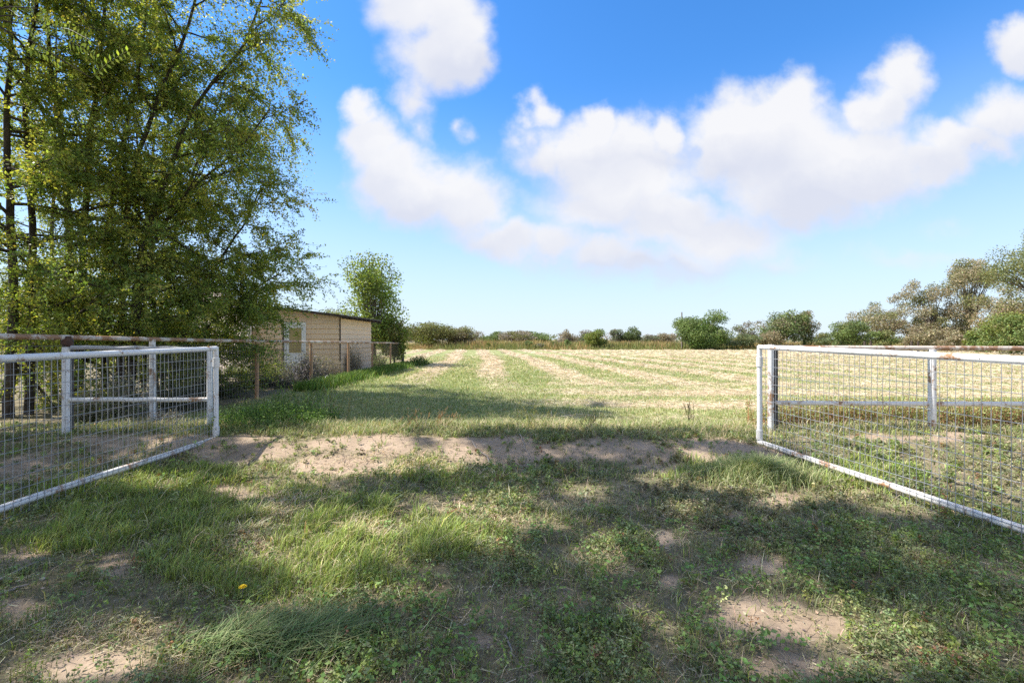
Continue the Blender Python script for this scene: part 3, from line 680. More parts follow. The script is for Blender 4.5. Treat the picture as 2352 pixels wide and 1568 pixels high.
def bg_tree(name, label, cx, top, wpx, Y, pal, seed, base=0.0, nleaf=6000, leaf=.16, bottom=.1, ncl=26, depth=1.0, cat='tree', group=None, dens_r=.20, trunk=True, lobes=None, mat='far_leaf', hang=0):
    """crown of many leaf clumps round a limb skeleton; cx/top/wpx in the measuring frame, Y distance"""
    r = rng(seed); x0 = (cx - CX) / F * Y; ht = H + (HY - top) / F * Y; w = wpx / F * Y
    root = empty(name, (x0, Y, 0), label, cat, group)
    cs = []; rs = []
    lob = lobes or [(0, .5, 1.0, .5)]
    tries = 0
    while len(cs) < ncl and tries < 4000:
        tries += 1
        lx, lz, lw, lh = lob[r.integers(len(lob))]
        v = r.normal(size=3); v /= np.linalg.norm(v); v *= r.random() ** .45
        rad = dens_r * r.uniform(.55, 1.25)
        px = lx * .5 + v[0] * (lw * .5 - rad * .6); pz = lz + v[2] * (lh - rad * .45)
        if pz < bottom or pz > 1.0 - rad * .3: continue
        cs.append((x0 + px * w, Y + v[1] * w * .45 * depth, pz * ht)); rs.append(rad)
    cs = np.array(cs); rs = np.array(rs)
    if trunk:
        wd = Wood(); k0 = min(5, 1 + int(w / 2)); tr = max(.05, ht * .018)
        fork = np.array((x0, Y, max(.25, bottom * .8) * ht))
        wd.add(np.array([(x0 + .02 * w, Y, -.1), (x0 + .01 * w, Y, fork[2] * .5), fork]), tr * 1.3, tr)
        for c_ in cs:
            mid = fork + (c_ - fork) * .5 + r.normal(0, .03 * w, 3); mid[2] = max(mid[2], .3)
            wd.add(np.array([fork * .9 + mid * .1, mid, c_]), tr * .42, tr * .1)
        wd.build('trunk', M['far_bark'], root, 5)
    nleaf = int(nleaf * 1.8); leaf = leaf * 1.15
    wts = rs ** 2; idx = r.choice(len(cs), nleaf, p=wts / wts.sum())
    v = r.normal(size=(nleaf, 3)); v /= np.linalg.norm(v, axis=1, keepdims=True); v *= (r.random(nleaf) ** .4)[:, None]
    sc = np.stack([rs[idx] * w, rs[idx] * w * depth, rs[idx] * min(ht, w * 1.3) * .8], 1)
    P = cs[idx] + v * sc * (1 + .10 * np.minimum(r.normal(size=(nleaf, 1)) ** 2, 3))
    P[:, 2] = np.maximum(P[:, 2], .03)
    pi = r.integers(len(pal), size=len(cs)); pal = np.array(pal)
    mixp = np.where((r.random(nleaf) < .75)[:, None], pal[pi][idx], pal[r.integers(len(pal), size=nleaf)])
    lv = leaf_quads(P, leaf * r.uniform(.6, 1.4, nleaf), jitter_cols(mixp, nleaf, r, .26, .06), r, .62, up=.1, droop=hang)
    foliage('crown', [lv], M[mat], root)
    return root
bg_tree('elm_thicket', 'dense young elm suckers crowding the trunks behind the open gate', 120, 600, 330, 11.6, [LEAF_A, LEAF_B, LEAF_C], 230, nleaf=9000, leaf=.058, bottom=.25, ncl=46, dens_r=.11, mat='leaf', cat='thicket', group='elm suckers')
bg_tree('elm_thicket', 'lower elm suckers under the drooping boughs near the barn', 390, 690, 220, 13.4, [LEAF_A, LEAF_B], 231, nleaf=6000, leaf=.06, bottom=.2, ncl=36, dens_r=.12, mat='leaf', cat='thicket', group='elm suckers')

DKG = (.125, .165, .065); MDG = (.185, .245, .085); OLV = (.215, .22, .09); TAN = (.35, .305, .195); BRN = (.29, .245, .16); GRY = (.28, .25, .215); YLG = (.22, .25, .06); BLG = (.15, .19, .10)
GRP = 'trees beyond the hay field'
# the young elm by the shed
bg_tree('young_elm', 'slim young green tree standing at the back of the tan shed', 858, 574, 160, 27, [(.19, .28, .07), (.27, .33, .085), (.17, .22, .07)], 201, nleaf=8000, leaf=.115, bottom=.22, ncl=60, dens_r=.17, lobes=[(0, .75, .85, .24), (.05, .45, .95, .26), (.1, .3, .6, .2)], mat='leaf')
bg_tree('young_elm', 'low bushy tree beside the last post of the long fence', 905, 712, 84, 27.5, [(.2, .27, .07), OLV, (.26, .26, .11)], 202, nleaf=3200, leaf=.115, bottom=.2, ncl=34, mat='leaf')
bg_tree('distant_tree', 'olive tree tops showing over the shed roof', 772, 705, 100, 70, [OLV, YLG], 203, nleaf=3000, leaf=.2, group=GRP)
bg_tree('distant_tree', 'rounded olive green tree beyond the end of the long fence', 985, 731, 130, 82, [OLV, YLG, (.15, .15, .06)], 204, nleaf=9000, leaf=.2, bottom=.05, ncl=40, group=GRP)
bg_tree('distant_tree', 'dull brownish tree sloping down from the rounded olive tree', 1060, 748, 95, 84, [GRY, OLV, BRN], 205, nleaf=6000, leaf=.2, bottom=.04, ncl=30, group=GRP)
bg_tree('distant_tree', 'dark green tree at the near end of the low grove', 1135, 760, 80, 150, [DKG, MDG], 206, nleaf=5000, leaf=.3, bottom=.03, group=GRP)
bg_tree('distant_tree', 'grey brown bare looking tree in the middle of the low grove', 1185, 757, 85, 140, [GRY, BRN, OLV], 207, nleaf=5000, leaf=.3, bottom=.03, group=GRP)
bg_tree('distant_tree', 'dark green tree closing the low grove beside the open skyline', 1232, 762, 75, 150, [DKG, MDG], 208, nleaf=4500, leaf=.3, bottom=.03, group=GRP)
bg_tree('distant_tree', 'small mauve grey tree standing alone on the far skyline', 1303, 752, 46, 100, [GRY, BRN], 209, nleaf=2600, leaf=.2, group=GRP)
bg_tree('distant_tree', 'bright green small tree standing in the tall grass', 1368, 755, 62, 76, [MDG, YLG], 210, nleaf=4500, leaf=.17, bottom=.02, group=GRP)
bg_tree('distant_tree', 'greyish pale tree just behind the small bright green tree', 1348, 760, 60, 110, [GRY, BLG], 211, nleaf=2600, leaf=.25, group=GRP)
bg_tree('distant_tree', 'thin grey green tree beside the dark rounded one', 1416, 752, 34, 110, [BLG, GRY], 212, nleaf=1800, leaf=.24, group=GRP)
bg_tree('distant_tree', 'dark rounded tree with a clear trunk on the far skyline', 1450, 752, 50, 110, [DKG, BLG], 213, nleaf=3600, leaf=.24, bottom=.25, group=GRP)
bg_tree('distant_tree', 'low bluish grey scrub tree trailing off along the skyline', 1492, 766, 54, 130, [BLG, GRY], 214, nleaf=2200, leaf=.26, group=GRP)
bg_tree('distant_tree', 'low brown scrub tree touching the big green twin tree', 1533, 761, 48, 130, [BRN, GRY], 215, nleaf=2200, leaf=.26, group=GRP)
bg_tree('distant_tree', 'big bright green twin crowned tree next to the bare pole', 1613, 714, 122, 72, [MDG, DKG, MDG, (.13, .20, .05)], 216, nleaf=17000, leaf=.19, bottom=.02, ncl=64, group=GRP, dens_r=.17, lobes=[(-.5, .55, .55, .46), (.45, .52, .6, .48), (0, .25, .9, .26)])
bg_tree('distant_tree', 'sparse spindly tree with see-through crown', 1722, 732, 80, 76, [BLG, GRY, OLV], 217, nleaf=1500, leaf=.19, bottom=.2, ncl=16, dens_r=.13, group=GRP)
bg_tree('distant_tree', 'grey green tree with airy crown and brown skirts', 1790, 704, 100, 76, [BLG, MDG, BRN], 218, nleaf=7000, leaf=.19, bottom=.05, ncl=34, group=GRP)
bg_tree('distant_tree', 'green tree with square shouldered crown by the brown skirted one', 1846, 711, 70, 76, [MDG, OLV, BRN], 219, nleaf=5500, leaf=.19, bottom=.04, ncl=28, group=GRP)
bg_tree('bush', 'dense dark olive bush in front of the tan trees', 1955, 731, 88, 60, [DKG, OLV, MDG], 220, nleaf=7500, leaf=.15, bottom=.02, cat='bush', group='bushes along the far field edge', ncl=34)
bg_tree('distant_tree', 'spreading tan tree with sky showing between its boughs', 2042, 668, 150, 70, [TAN, OLV, OLV, BRN], 221, nleaf=8500, leaf=.16, bottom=.18, ncl=34, dens_r=.12, group=GRP, lobes=[(-.45, .5, .6, .3), (.3, .72, .6, .26), (.1, .35, .9, .25)])
bg_tree('distant_tree', 'tan leaved tree leaning against the tallest one', 2140, 624, 120, 66, [TAN, OLV, (.36, .31, .20), BRN], 222, nleaf=11000, leaf=.16, bottom=.1, ncl=40, dens_r=.13, group=GRP, lobes=[(-.2, .75, .7, .22), (.2, .5, .9, .25), (0, .25, .9, .2)])
bg_tree('distant_tree', 'tallest tan tree with dark forked trunk', 2225, 588, 125, 64, [TAN, OLV, (.27, .26, .14)], 223, nleaf=13500, leaf=.16, bottom=.1, ncl=44, dens_r=.13, group=GRP, lobes=[(-.3, .8, .5, .2), (.4, .82, .5, .18), (0, .5, .9, .25), (0, .22, 1, .2)])
bg_tree('distant_tree', 'broad straw coloured tree filling the skyline at the field corner', 2335, 640, 165, 52, [(.33, .26, .15), TAN, OLV], 224, nleaf=12500, leaf=.15, bottom=.06, ncl=44, dens_r=.16, group=GRP)
bg_tree('distant_tree', 'lush yellow green tree low in front of the straw coloured one', 2320, 722, 130, 46, [YLG, MDG, OLV], 225, nleaf=9500, leaf=.14, bottom=.02, ncl=36, group=GRP)
bg_tree('distant_tree', 'tall grey green tree leaning in above the straw coloured one', 2385, 520, 190, 40, [BLG, OLV, (.22, .25, .12)], 226, nleaf=9000, leaf=.12, bottom=.6, ncl=50, dens_r=.13, group=GRP, hang=.5)
for i, (cx, tp, w_, Y_, pal, lab) in enumerate((
    (1700, 762, 90, 74, [OLV, BLG], 'pale olive scrub under the spindly tree'), (1765, 752, 50, 73, [BRN, TAN], 'rusty brown shrub under the airy grey green tree'),
    (1893, 763, 60, 72, [BLG, OLV], 'low grey green shrub beside the square shouldered tree'), (2020, 757, 70, 62, [OLV, MDG], 'green shrub at the foot of the spreading tan tree'),
    (2105, 748, 70, 60, [BRN, TAN], 'brown shrub between the spreading tan tree and its neighbour'), (2185, 745, 80, 58, [TAN, BRN], 'straw brown shrub below the tallest tan tree'),
    (2250, 745, 60, 54, [MDG, YLG], 'green shrub below the dark forked trunk'), (1213, 781, 22, 78, [MDG, DKG], 'small dark shrub in tall grass below the dull brown grove tree'),
    (1270, 782, 22, 78, [OLV, DKG], 'small olive shrub in tall grass below the open skyline'), (1305, 778, 24, 78, [DKG, MDG], 'small dark shrub below the lone mauve grey tree'),
    (1119, 787, 16, 75, [YLG], 'small bright lime shrub in the tall dry grass'), (1240, 787, 26, 74, [GRY, OLV], 'grey olive shrub at the edge of the mown field'))):
    bg_tree('bush', lab, cx, tp, w_, Y_, pal, 240 + i, nleaf=int(40 * w_), leaf=.16, bottom=.02, ncl=16, cat='bush', group='bushes along the far field edge', trunk=False)

# far hedge line that reads as one mass, and the band of tall dry grass at the end of the field
r = rng(51); n = 26000
X = r.uniform(-420, 420, n); Yh = r.uniform(210, 260, n); hh = 3.2 * fbm(X / 22, X * 0 + 3, 3) ** 1.5 * 2 + .5
P = np.stack([X, Yh, r.random(n) * hh], 1)
pc = np.where((fbm(X / 9, X * 0 + 9, 2) > .5)[:, None], GR(BLG), GR(GRY) * .9)
tag(foliage('far_scrub', [leaf_quads(P, r.uniform(.5, 1.1, n), jitter_cols(pc, n, r, .25, .05), r, .8)], M['far_leaf']), 'low line of grey green scrub along the horizon', 'scrub', kind='stuff')
r = rng(52); n = 60000
Yh = 70 + 42 * r.random(n) ** 1.4; X = r.uniform(-1.25, 1.25, n) * Yh
pn = fbm(X / 5, Yh / 8, 3); h = (.35 + .95 * sstep(70, 77, Yh)) * (.55 + .9 * pn) * r.uniform(.6, 1.15, n)
h = np.where((X > 32), h * .75, h); h = np.where(X < -13, h * .6, h)
pc = np.where((pn + r.normal(0, .12, n) > .52)[:, None], GR((.38, .28, .13)), GR((.20, .215, .075)))
tag(foliage('tall_grass', [blades(on_ground(X, Yh), h, r.uniform(.05, .13, n), r.uniform(0, .35, n), jitter_cols(pc, n, r, .22, .06), r)], M['far_leaf']), 'band of tall golden grass along the far edge of the field', 'grass', kind='stuff')

# poles and far fence bits
pb = pt(1566, 797, 74)
o = MB().tube([(pb[0], 74, 0), (pb[0] + .03, 74, 3), (pb[0], 74, 6.05)], [.13, .12, .09], 10).build('wooden_pole', M['pole'], None, True); tag(o, 'bare wooden pole rising beside the big green twin tree', 'pole')
for i, (px_, lab) in enumerate(((1986, 'short dark post by the square shouldered tree, first of its pair'), (2000, 'short dark post under the dense olive bush, second of its pair'), (2094, 'short dark post below the spreading tan tree, nearer its trunk'), (2109, 'short dark post below the brown shrub at the field edge'))):
    q = pt(px_, 790, 46); o = MB().tube([(q[0], 46, -.1), (q[0], 46, 1.0), (q[0], 46, 1.42)], [.11, .10, .095], 8).build('wooden_post', M['rafter'], None, True); tag(o, lab, 'post', 'posts along the far field edge')

# ------------------------------------------------------------------ shrubs, tumbleweeds and heaps near the shed
def shrub(name, label, c, rx, ry, hz, pal, seed, n=2500, leaf=.05, twig='twig', ntw=120, cat='shrub', group=None, up=.2, flat=1.0):
    r = rng(seed); root = empty(name, (c[0], c[1], zg(c[0], c[1])), label, cat, group); z0 = zg(c[0], c[1])
    v = r.normal(size=(ntw, 3)); v[:, 2] = np.abs(v[:, 2]); v /= np.linalg.norm(v, axis=1, keepdims=True)
    tip = np.array((c[0], c[1], z0)) + v * np.array((rx, ry, hz)) * r.uniform(.6, 1.05, (ntw, 1))
    st_ = np.array((c[0], c[1], z0)) + r.normal(0, .12, (ntw, 3)) * np.array((rx, ry, 0))
    mid = (st_ + tip) / 2 + r.normal(0, .08, (ntw, 3)) * hz
    V, Q = tubes_np(np.concatenate([st_, mid]), np.concatenate([mid, tip]), .006, .0035, 3)
    link_mesh('stems', quads_mesh('stems', V, Q), M[twig], root)
    i = r.integers(ntw, size=n); t = r.uniform(.25, 1.05, (n, 1))
    P = np.where(t < .5, st_[i] + (mid[i] - st_[i]) * t * 2, mid[i] + (tip[i] - mid[i]) * (t * 2 - 1)) + r.normal(0, .07, (n, 3)) * np.array((rx, ry, hz))
    P[:, 2] = np.maximum(P[:, 2], z0 + .01)
    pal = np.array(pal); cc = pal[r.integers(len(pal), size=n)]
    foliage('leaves', [leaf_quads(P, leaf * r.uniform(.6, 1.4, n), jitter_cols(cc, n, r, .28, .06), r, .5, up=up)], M['weed'], root)
    return root
SAGE = (.25, .25, .17); PALE = (.36, .32, .23)
shrub('tumbleweed', 'tall grey tan tumbleweed against the shed end wall', (-6.95 * 1.03, 20.3), .62, .6, 1.35, [PALE, SAGE, (.30, .25, .18)], 301, 4200, .055, ntw=260)
shrub('tumbleweed', 'round tan tumbleweed heaped against the fence wire', (-7.25, 18.0), .7, .5, .95, [PALE, (.32, .26, .18)], 302, 2600, .05, ntw=260)
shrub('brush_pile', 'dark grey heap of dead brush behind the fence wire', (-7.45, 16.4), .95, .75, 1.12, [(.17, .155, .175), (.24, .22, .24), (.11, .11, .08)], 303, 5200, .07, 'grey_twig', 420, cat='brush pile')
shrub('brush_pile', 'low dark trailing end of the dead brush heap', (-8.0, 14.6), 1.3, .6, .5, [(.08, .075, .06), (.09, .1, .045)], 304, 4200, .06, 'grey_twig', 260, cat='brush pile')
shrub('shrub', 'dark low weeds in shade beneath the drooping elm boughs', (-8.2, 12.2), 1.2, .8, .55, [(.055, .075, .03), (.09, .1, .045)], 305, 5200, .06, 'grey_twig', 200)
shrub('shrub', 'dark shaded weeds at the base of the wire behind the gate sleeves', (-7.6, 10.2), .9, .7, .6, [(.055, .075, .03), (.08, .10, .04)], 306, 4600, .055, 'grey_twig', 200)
shrub('shrub', 'bright yellow green weeds in front of the shed door', (-9.35, 17.9), .9, .5, .75, [YLG, MDG, (.27, .30, .08)], 307, 3600, .06, 'twig', 160)
shrub('shrub', 'bright green weeds by the shed wall where the barn begins', (-11.0, 18.0), 1.0, .5, .6, [YLG, MDG], 308, 3000, .06, 'twig', 140)
shrub('shrub', 'sage coloured bush filling in behind the round tumbleweed', (-7.9, 18.6), .8, .6, .9, [SAGE, YLG], 309, 3000, .055)
shrub('shrub', 'silvery grey leafed shrub behind the gate wire', (-8.0, 9.3), .85, .5, .95, [(.24, .26, .17), (.14, .16, .08), (.3, .3, .24)], 310, 4200, .045)
shrub('shrub', 'olive sapling shrub with dark stem behind the fence wing', (-7.7, 8.2), .5, .4, .8, [(.2, .2, .09), (.12, .14, .05)], 311, 2600, .045)
shrub('shrub', 'small silver leaved plant at the foot of the white fence post', (-6.15, 8.15), .35, .25, .3, [(.42, .42, .42), (.3, .3, .27)], 312, 900, .04)
shrub('shrub', 'dark bushy shrub shaded under the young elm', (-7.4, 25.0), .7, .7, 1.0, [MDG, (.2, .21, .09)], 313, 2600, .07)
shrub('weed_clump', 'lush green weed clump at the end of the long fence', (-5.6, 27.2), .8, .9, .6, [MDG, (.12, .2, .04)], 314, 3600, .07, cat='weeds')
r = rng(55)
# strip of bright weeds along the field side of the long fence
n = 9000; Yv = r.uniform(13.5, 27, n); X = FX + .25 + np.abs(r.normal(0, .42, n)); hh = r.uniform(.08, .38, n)
cl = np.where((r.random(n) < .6)[:, None], GR((.12, .21, .04)), GR((.2, .27, .06)))
tag(foliage('fence_weeds', [blades(on_ground(X, Yv), hh, r.uniform(.015, .035, n), r.uniform(.1, .8, n), jitter_cols(cl, n, r, .2, .06), r)], M['grass']), 'bright green weeds growing along the field side of the long fence', 'weeds', kind='stuff')
# leafy clump by the hinge of the left gate
wc = empty('weed_clump', (-4.1, 7.9, 0), 'lush leafy green weed clump beside the hinge of the gate by the elms', 'weeds')
r = rng(56); n = 900; X = r.uniform(-4.75, -3.15, n); Yv = 7.75 + r.normal(0, .42, n); hh = r.uniform(.12, .42, n) * np.exp(-((X + 4.0) / 1.0) ** 2 * .6)
base = on_ground(X, Yv); tip = base + np.stack([r.normal(0, .05, n), r.normal(0, .05, n), hh], 1)
V, Q = tubes_np(base, tip, .003, .0015, 3); link_mesh('stems', quads_mesh('stems', V, Q, np.tile(GR((.1, .16, .04)), (len(V), 1))), M['weed'], wc)
k = 16; t = r.random((n, k, 1)); P = (base[:, None] + (tip - base)[:, None] * t + r.normal(0, .035, (n, k, 3))).reshape(-1, 3)
cc = jitter_cols(np.where((r.random(n * k) < .6)[:, None], GR((.105, .2, .045)), GR((.17, .26, .06))), n * k, r, .25, .05)
foliage('leaves', [leaf_quads(P, r.uniform(.02, .05, n * k), cc, r, .45, up=.3)], M['weed'], wc)
# tall grass stalks there
def stalks(label, spots, seed, hmin, hmax, colr, w=.007, blade_n=5, name='grass_stalks'):
    r = rng(seed); base = np.array([(x, y, zg(x, y)) for x, y in spots]); n = len(base); hh = r.uniform(hmin, hmax, n)
    top = base + np.stack([r.normal(.05, .09, n), r.normal(0, .06, n), hh], 1); mid = (base + top) / 2 + r.normal(0, .015, (n, 3))
    V, Q = tubes_np(np.concatenate([base, mid]), np.concatenate([mid, top]), w * .5, w * .3, 4); parts = [(V, Q, jitter_cols(np.broadcast_to(colr, (len(V), 3)), len(V), r, .08, .02))]
    i = r.integers(n, size=n * blade_n); t = r.uniform(0, .75, (len(i), 1)); P = base[i] + (top - base)[i] * t
    parts.append(blades(P, r.uniform(.12, .4, len(i)) * hh[i], r.uniform(.006, .013, len(i)), r.uniform(.5, 1.6, len(i)), jitter_cols(np.broadcast_to(colr, (len(i), 3)), len(i), r, .2, .05), r))
    ns = n * 14; i = r.integers(n, size=ns); t = r.uniform(.78, 1.03, (ns, 1)); P = base[i] + (top - base)[i] * t + r.normal(0, .008, (ns, 3))
    parts.append(leaf_quads(P, r.uniform(.012, .026, ns), jitter_cols(np.broadcast_to(GR(colr) * .8 + GR((.1, .07, .03)), (ns, 3)), ns, r, .2, .05), r, .4))
    o = foliage(name, parts, M['grass']); return tag(o, label, 'grass')
r = rng(57)
stalks('tall green grass stalks rising from the leafy weed clump', [(-3.75 + r.normal(0, .3), 7.9 + r.normal(0, .25)) for i in range(26)], 58, .45, .95, GR((.12, .21, .05)))
stalks('pale grass stalks standing at the back of the weed clump', [(-3.2 + r.normal(0, .25), 8.6 + r.normal(0, .25)) for i in range(9)], 59, .4, .8, GR((.28, .27, .12)))
stalks('thin reddish dry stems at the top of the bare bank', [(-1.35 + r.normal(0, .35), 7.3 + r.normal(0, .12)) for i in range(22)], 60, .12, .32, GR((.32, .2, .1)), w=.005)
stalks('sprawling olive stems along the crest of the bank', [(.3 + r.normal(0, .35), 7.4 + r.normal(0, .12)) for i in range(16)], 61, .15, .36, GR((.24, .25, .08)), w=.006)
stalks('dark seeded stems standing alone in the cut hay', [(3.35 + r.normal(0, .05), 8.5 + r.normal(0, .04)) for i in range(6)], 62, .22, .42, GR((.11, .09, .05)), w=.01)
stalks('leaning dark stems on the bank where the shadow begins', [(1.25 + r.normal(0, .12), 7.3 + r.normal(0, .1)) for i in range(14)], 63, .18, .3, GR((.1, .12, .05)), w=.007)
# pale tussock beside the right gate
tu = rng(64); n = 5200; an_ = tu.uniform(0, 2 * np.pi, n); rd_ = np.abs(tu.normal(0, 1, n)); X = 2.75 + np.cos(an_) * rd_ * .42; Yv = 5.05 + np.sin(an_) * rd_ * .27
cl = np.where((tu.random(n) < .45)[:, None], GR((.46, .46, .25)), GR((.22, .29, .11)))
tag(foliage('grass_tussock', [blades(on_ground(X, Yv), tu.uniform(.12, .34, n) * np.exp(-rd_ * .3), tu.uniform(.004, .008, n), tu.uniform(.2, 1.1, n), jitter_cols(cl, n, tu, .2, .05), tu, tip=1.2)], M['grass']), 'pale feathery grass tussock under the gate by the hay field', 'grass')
tu = rng(65); n = 2200; an_ = tu.uniform(0, 2 * np.pi, n); rd_ = np.abs(tu.normal(0, 1, n)); X = -.78 + np.cos(an_) * rd_ * .17; Yv = 2.3 + np.sin(an_) * rd_ * .10
X = np.where(tu.random(n) < .5, X - .35, X)
tag(foliage('grass_tussock', [blades(on_ground(X - .25, Yv), tu.uniform(.05, .13, n), tu.uniform(.005, .009, n), tu.uniform(.6, 2.2, n), jitter_cols(np.where((tu.random(n) < .5)[:, None], GR((.17, .25, .09)), GR((.28, .31, .14))), n, tu, .2, .05), tu, az=tu.normal(.5, .8, n), tip=1.2)], M['grass']), 'broad bladed flattened grass tuft near the yellow flower', 'grass')
# amaranth strip at the foot of the right fence
r = rng(66); n = 1900; X = r.uniform(4.15, 9.6, n); Yv = 7.35 + np.abs(r.normal(0, .38, n)); hh = r.uniform(.14, .52, n)
base = on_ground(X, Yv); tip = base + np.stack([r.normal(0, .04, n), r.normal(0, .04, n), hh], 1)
V, Q = tubes_np(base, tip, .0045, .002, 3); cst = np.repeat(jitter_cols(np.broadcast_to(GR((.46, .22, .13)), (n, 3)), n, r, .25, .05), 6, 0)
k = 22; t = r.uniform(.2, 1.05, (n, k, 1)); P = (base[:, None] + (tip - base)[:, None] * t + r.normal(0, .028, (n, k, 3))).reshape(-1, 3); tf = t.reshape(-1)
cc = np.where((tf + r.normal(0, .15, n * k) < .42)[:, None], GR((.46, .28, .16)), GR((.36, .40, .16)))
tag(foliage('pigweed', [(V, Q, cst), leaf_quads(P, r.uniform(.02, .045, n * k), jitter_cols(cc, n * k, r, .25, .05), r, .45, up=.2)], M['weed']), 'strip of reddish stemmed pigweed along the foot of the hay field fence', 'weeds', kind='stuff')

# ------------------------------------------------------------------ small loose things
def stick(label, a, b_, rad, seed, mid=.03):
    r = rng(seed); A = gp(*a); B = gp(*b_); n = 7
    pts = [A + (B - A) * i / n + r.normal(0, mid, 3) * (0 < i < n) for i in range(n + 1)]
    for p in pts: p[2] = zg(p[0], p[1]) + rad * 1.2 + .012 + abs(r.normal(0, .004))
    o = MB().tube(pts, list(np.linspace(rad, rad * .5, n + 1)), 8).build('stick', M['stick'], None, True)
    tag(o, label, 'stick', 'fallen sticks')
stick('long pale stick lying in the grass below the gate by the elms', (-30, 1352), (104, 1288), .009, 71, .012)
stick('darker stick just below the long pale stick', (-20, 1376), (66, 1350), .010, 72, .008)
stick('short bleached stick standing out in the dark weeds', (1160, 1470), (1182, 1520), .007, 73, .006)
stick('curved pale stick on the bare bank', (1085, 1040), (1160, 1085), .010, 74, .03)
stick('thin twig on the crest of the bank', (1190, 1025), (1215, 1055), .008, 75, .02)
stick('broad chip of pale wood on the sunlit bare patch', (2030, 1596), (2060, 1640), .012, 76, .004)
def stone(label, c, sz, seed, flat=.6):
    r = rng(seed); p = gp(*c); V = []; Fq = []; nu, nv = 10, 6
    import itertools
    for j in range(nv + 1):
        ph = math.pi * j / nv
        for i in range(nu):
            th = 2 * math.pi * i / nu; k_ = 1 + .22 * math.sin(3 * th + seed) * math.sin(2 * ph) + r.normal(0, .05)
            V.append((p[0] + sz * k_ * math.sin(ph) * math.cos(th), p[1] + sz * k_ * .8 * math.sin(ph) * math.sin(th), zg(p[0], p[1]) + sz * flat * .6 + sz * flat * k_ * math.cos(ph)))
    for j in range(nv):
        for i in range(nu): Fq.append((j * nu + i, j * nu + (i + 1) % nu, (j + 1) * nu + (i + 1) % nu, (j + 1) * nu + i))
    o = link_mesh('stone', quads_mesh('stone', V, Fq), M['stone'], None, True); tag(o, label, 'stone', 'loose pale stones')
stone('pale flat stone on the lower sunlit bare patch', (1998, 1500), .028, 1, .35)
stone('small whitish stone near the two sticks', (98, 1330), .016, 2)
stone('pale pebble in the dark grass behind the gate wire', (243, 1114), .035, 3)
stone('grey stone at the edge of the bank, near the twig', (1265, 1075), .03, 4)
# yellow flower
fp = gp(556, 1378); fl = empty('dandelion', (fp[0], fp[1], zg(fp[0], fp[1])), 'single yellow flower in the shaded grass', 'flower')
z0 = zg(fp[0], fp[1]) + .09
MB().tube([(fp[0], fp[1], 0), (fp[0] + .004, fp[1], z0)], .0016, 6).build('stem', M['grey_twig'], fl, True)
mb = MB(); r = rng(81)
for ring, (nn, rr_, zz) in enumerate(((14, .023, .0), (11, .016, .005), (7, .009, .009))):
    for i in range(nn):
        a_ = 2 * math.pi * i / nn + ring * .3; ca, sa = math.cos(a_), math.sin(a_); w_ = .0026
        c0 = np.array((fp[0] + .004, fp[1], z0 + zz)); tipp = c0 + np.array((ca * rr_, sa * rr_, .004)); sd_ = np.array((-sa, ca, 0)) * w_
        mb.hexa([c0 - sd_ * .5, c0 + sd_ * .5, c0 + sd_ * .5 + (0, 0, .0008), c0 - sd_ * .5 + (0, 0, .0008), tipp - sd_, tipp + sd_, tipp + sd_ + (0, 0, .0008), tipp - sd_ + (0, 0, .0008)])
mb.build('petals', M['petal'], fl)
# planks and scrap in the yard
def plank(label, c, L_, w_, th, rot, z):
    a_ = math.radians(rot); ux_, uy_ = math.cos(a_), math.sin(a_); mb = MB(); P4 = [(c[0] + ux_ * s1 * L_ / 2 - uy_ * s2 * w_ / 2, c[1] + uy_ * s1 * L_ / 2 + ux_ * s2 * w_ / 2) for s1, s2 in ((-1, -1), (1, -1), (1, 1), (-1, 1))]
    mb.hexa([(*p, z) for p in P4] + [(*p, z + th) for p in P4]); o = mb.build('plank', M['wood'], None); tag(o, label, 'plank', 'old planks in the yard')
plank('grey plank lying flat in the yard weeds', (-9.9, 15.6), 2.2, .2, .05, 22, .06)
plank('weathered plank propped low by the barn corner', (-11.0, 16.6), 1.8, .18, .05, -8, .1)
def crumple(label, c, sz, seed):
    r = rng(seed); V = []; Fq = []; nu, nv = 9, 7
    for j in range(nv + 1):
        for i in range(nu):
            th = 2 * math.pi * i / nu; ph = math.pi * j / nv; k_ = 1 + r.normal(0, .22)
            V.append((c[0] + sz * k_ * math.sin(ph) * math.cos(th), c[1] + sz * k_ * math.sin(ph) * math.sin(th), zg(c[0], c[1]) + sz * .55 + sz * .55 * k_ * math.cos(ph)))
    for j in range(nv):
        for i in range(nu): Fq.append((j * nu + i, j * nu + (i + 1) % nu, (j + 1) * nu + (i + 1) % nu, (j + 1) * nu + i))
    o = link_mesh('plastic_scrap', quads_mesh('plastic_scrap', V, Fq), M['scrap']); tag(o, label, 'scrap', 'white scraps by the brush heap')
crumple('crumpled white scrap at the foot of the dark brush heap', (-6.98, 15.6), .13, 5)
crumple('crumpled white scrap between the brush heap and the round tumbleweed', (-7.0, 17.2), .16, 6)

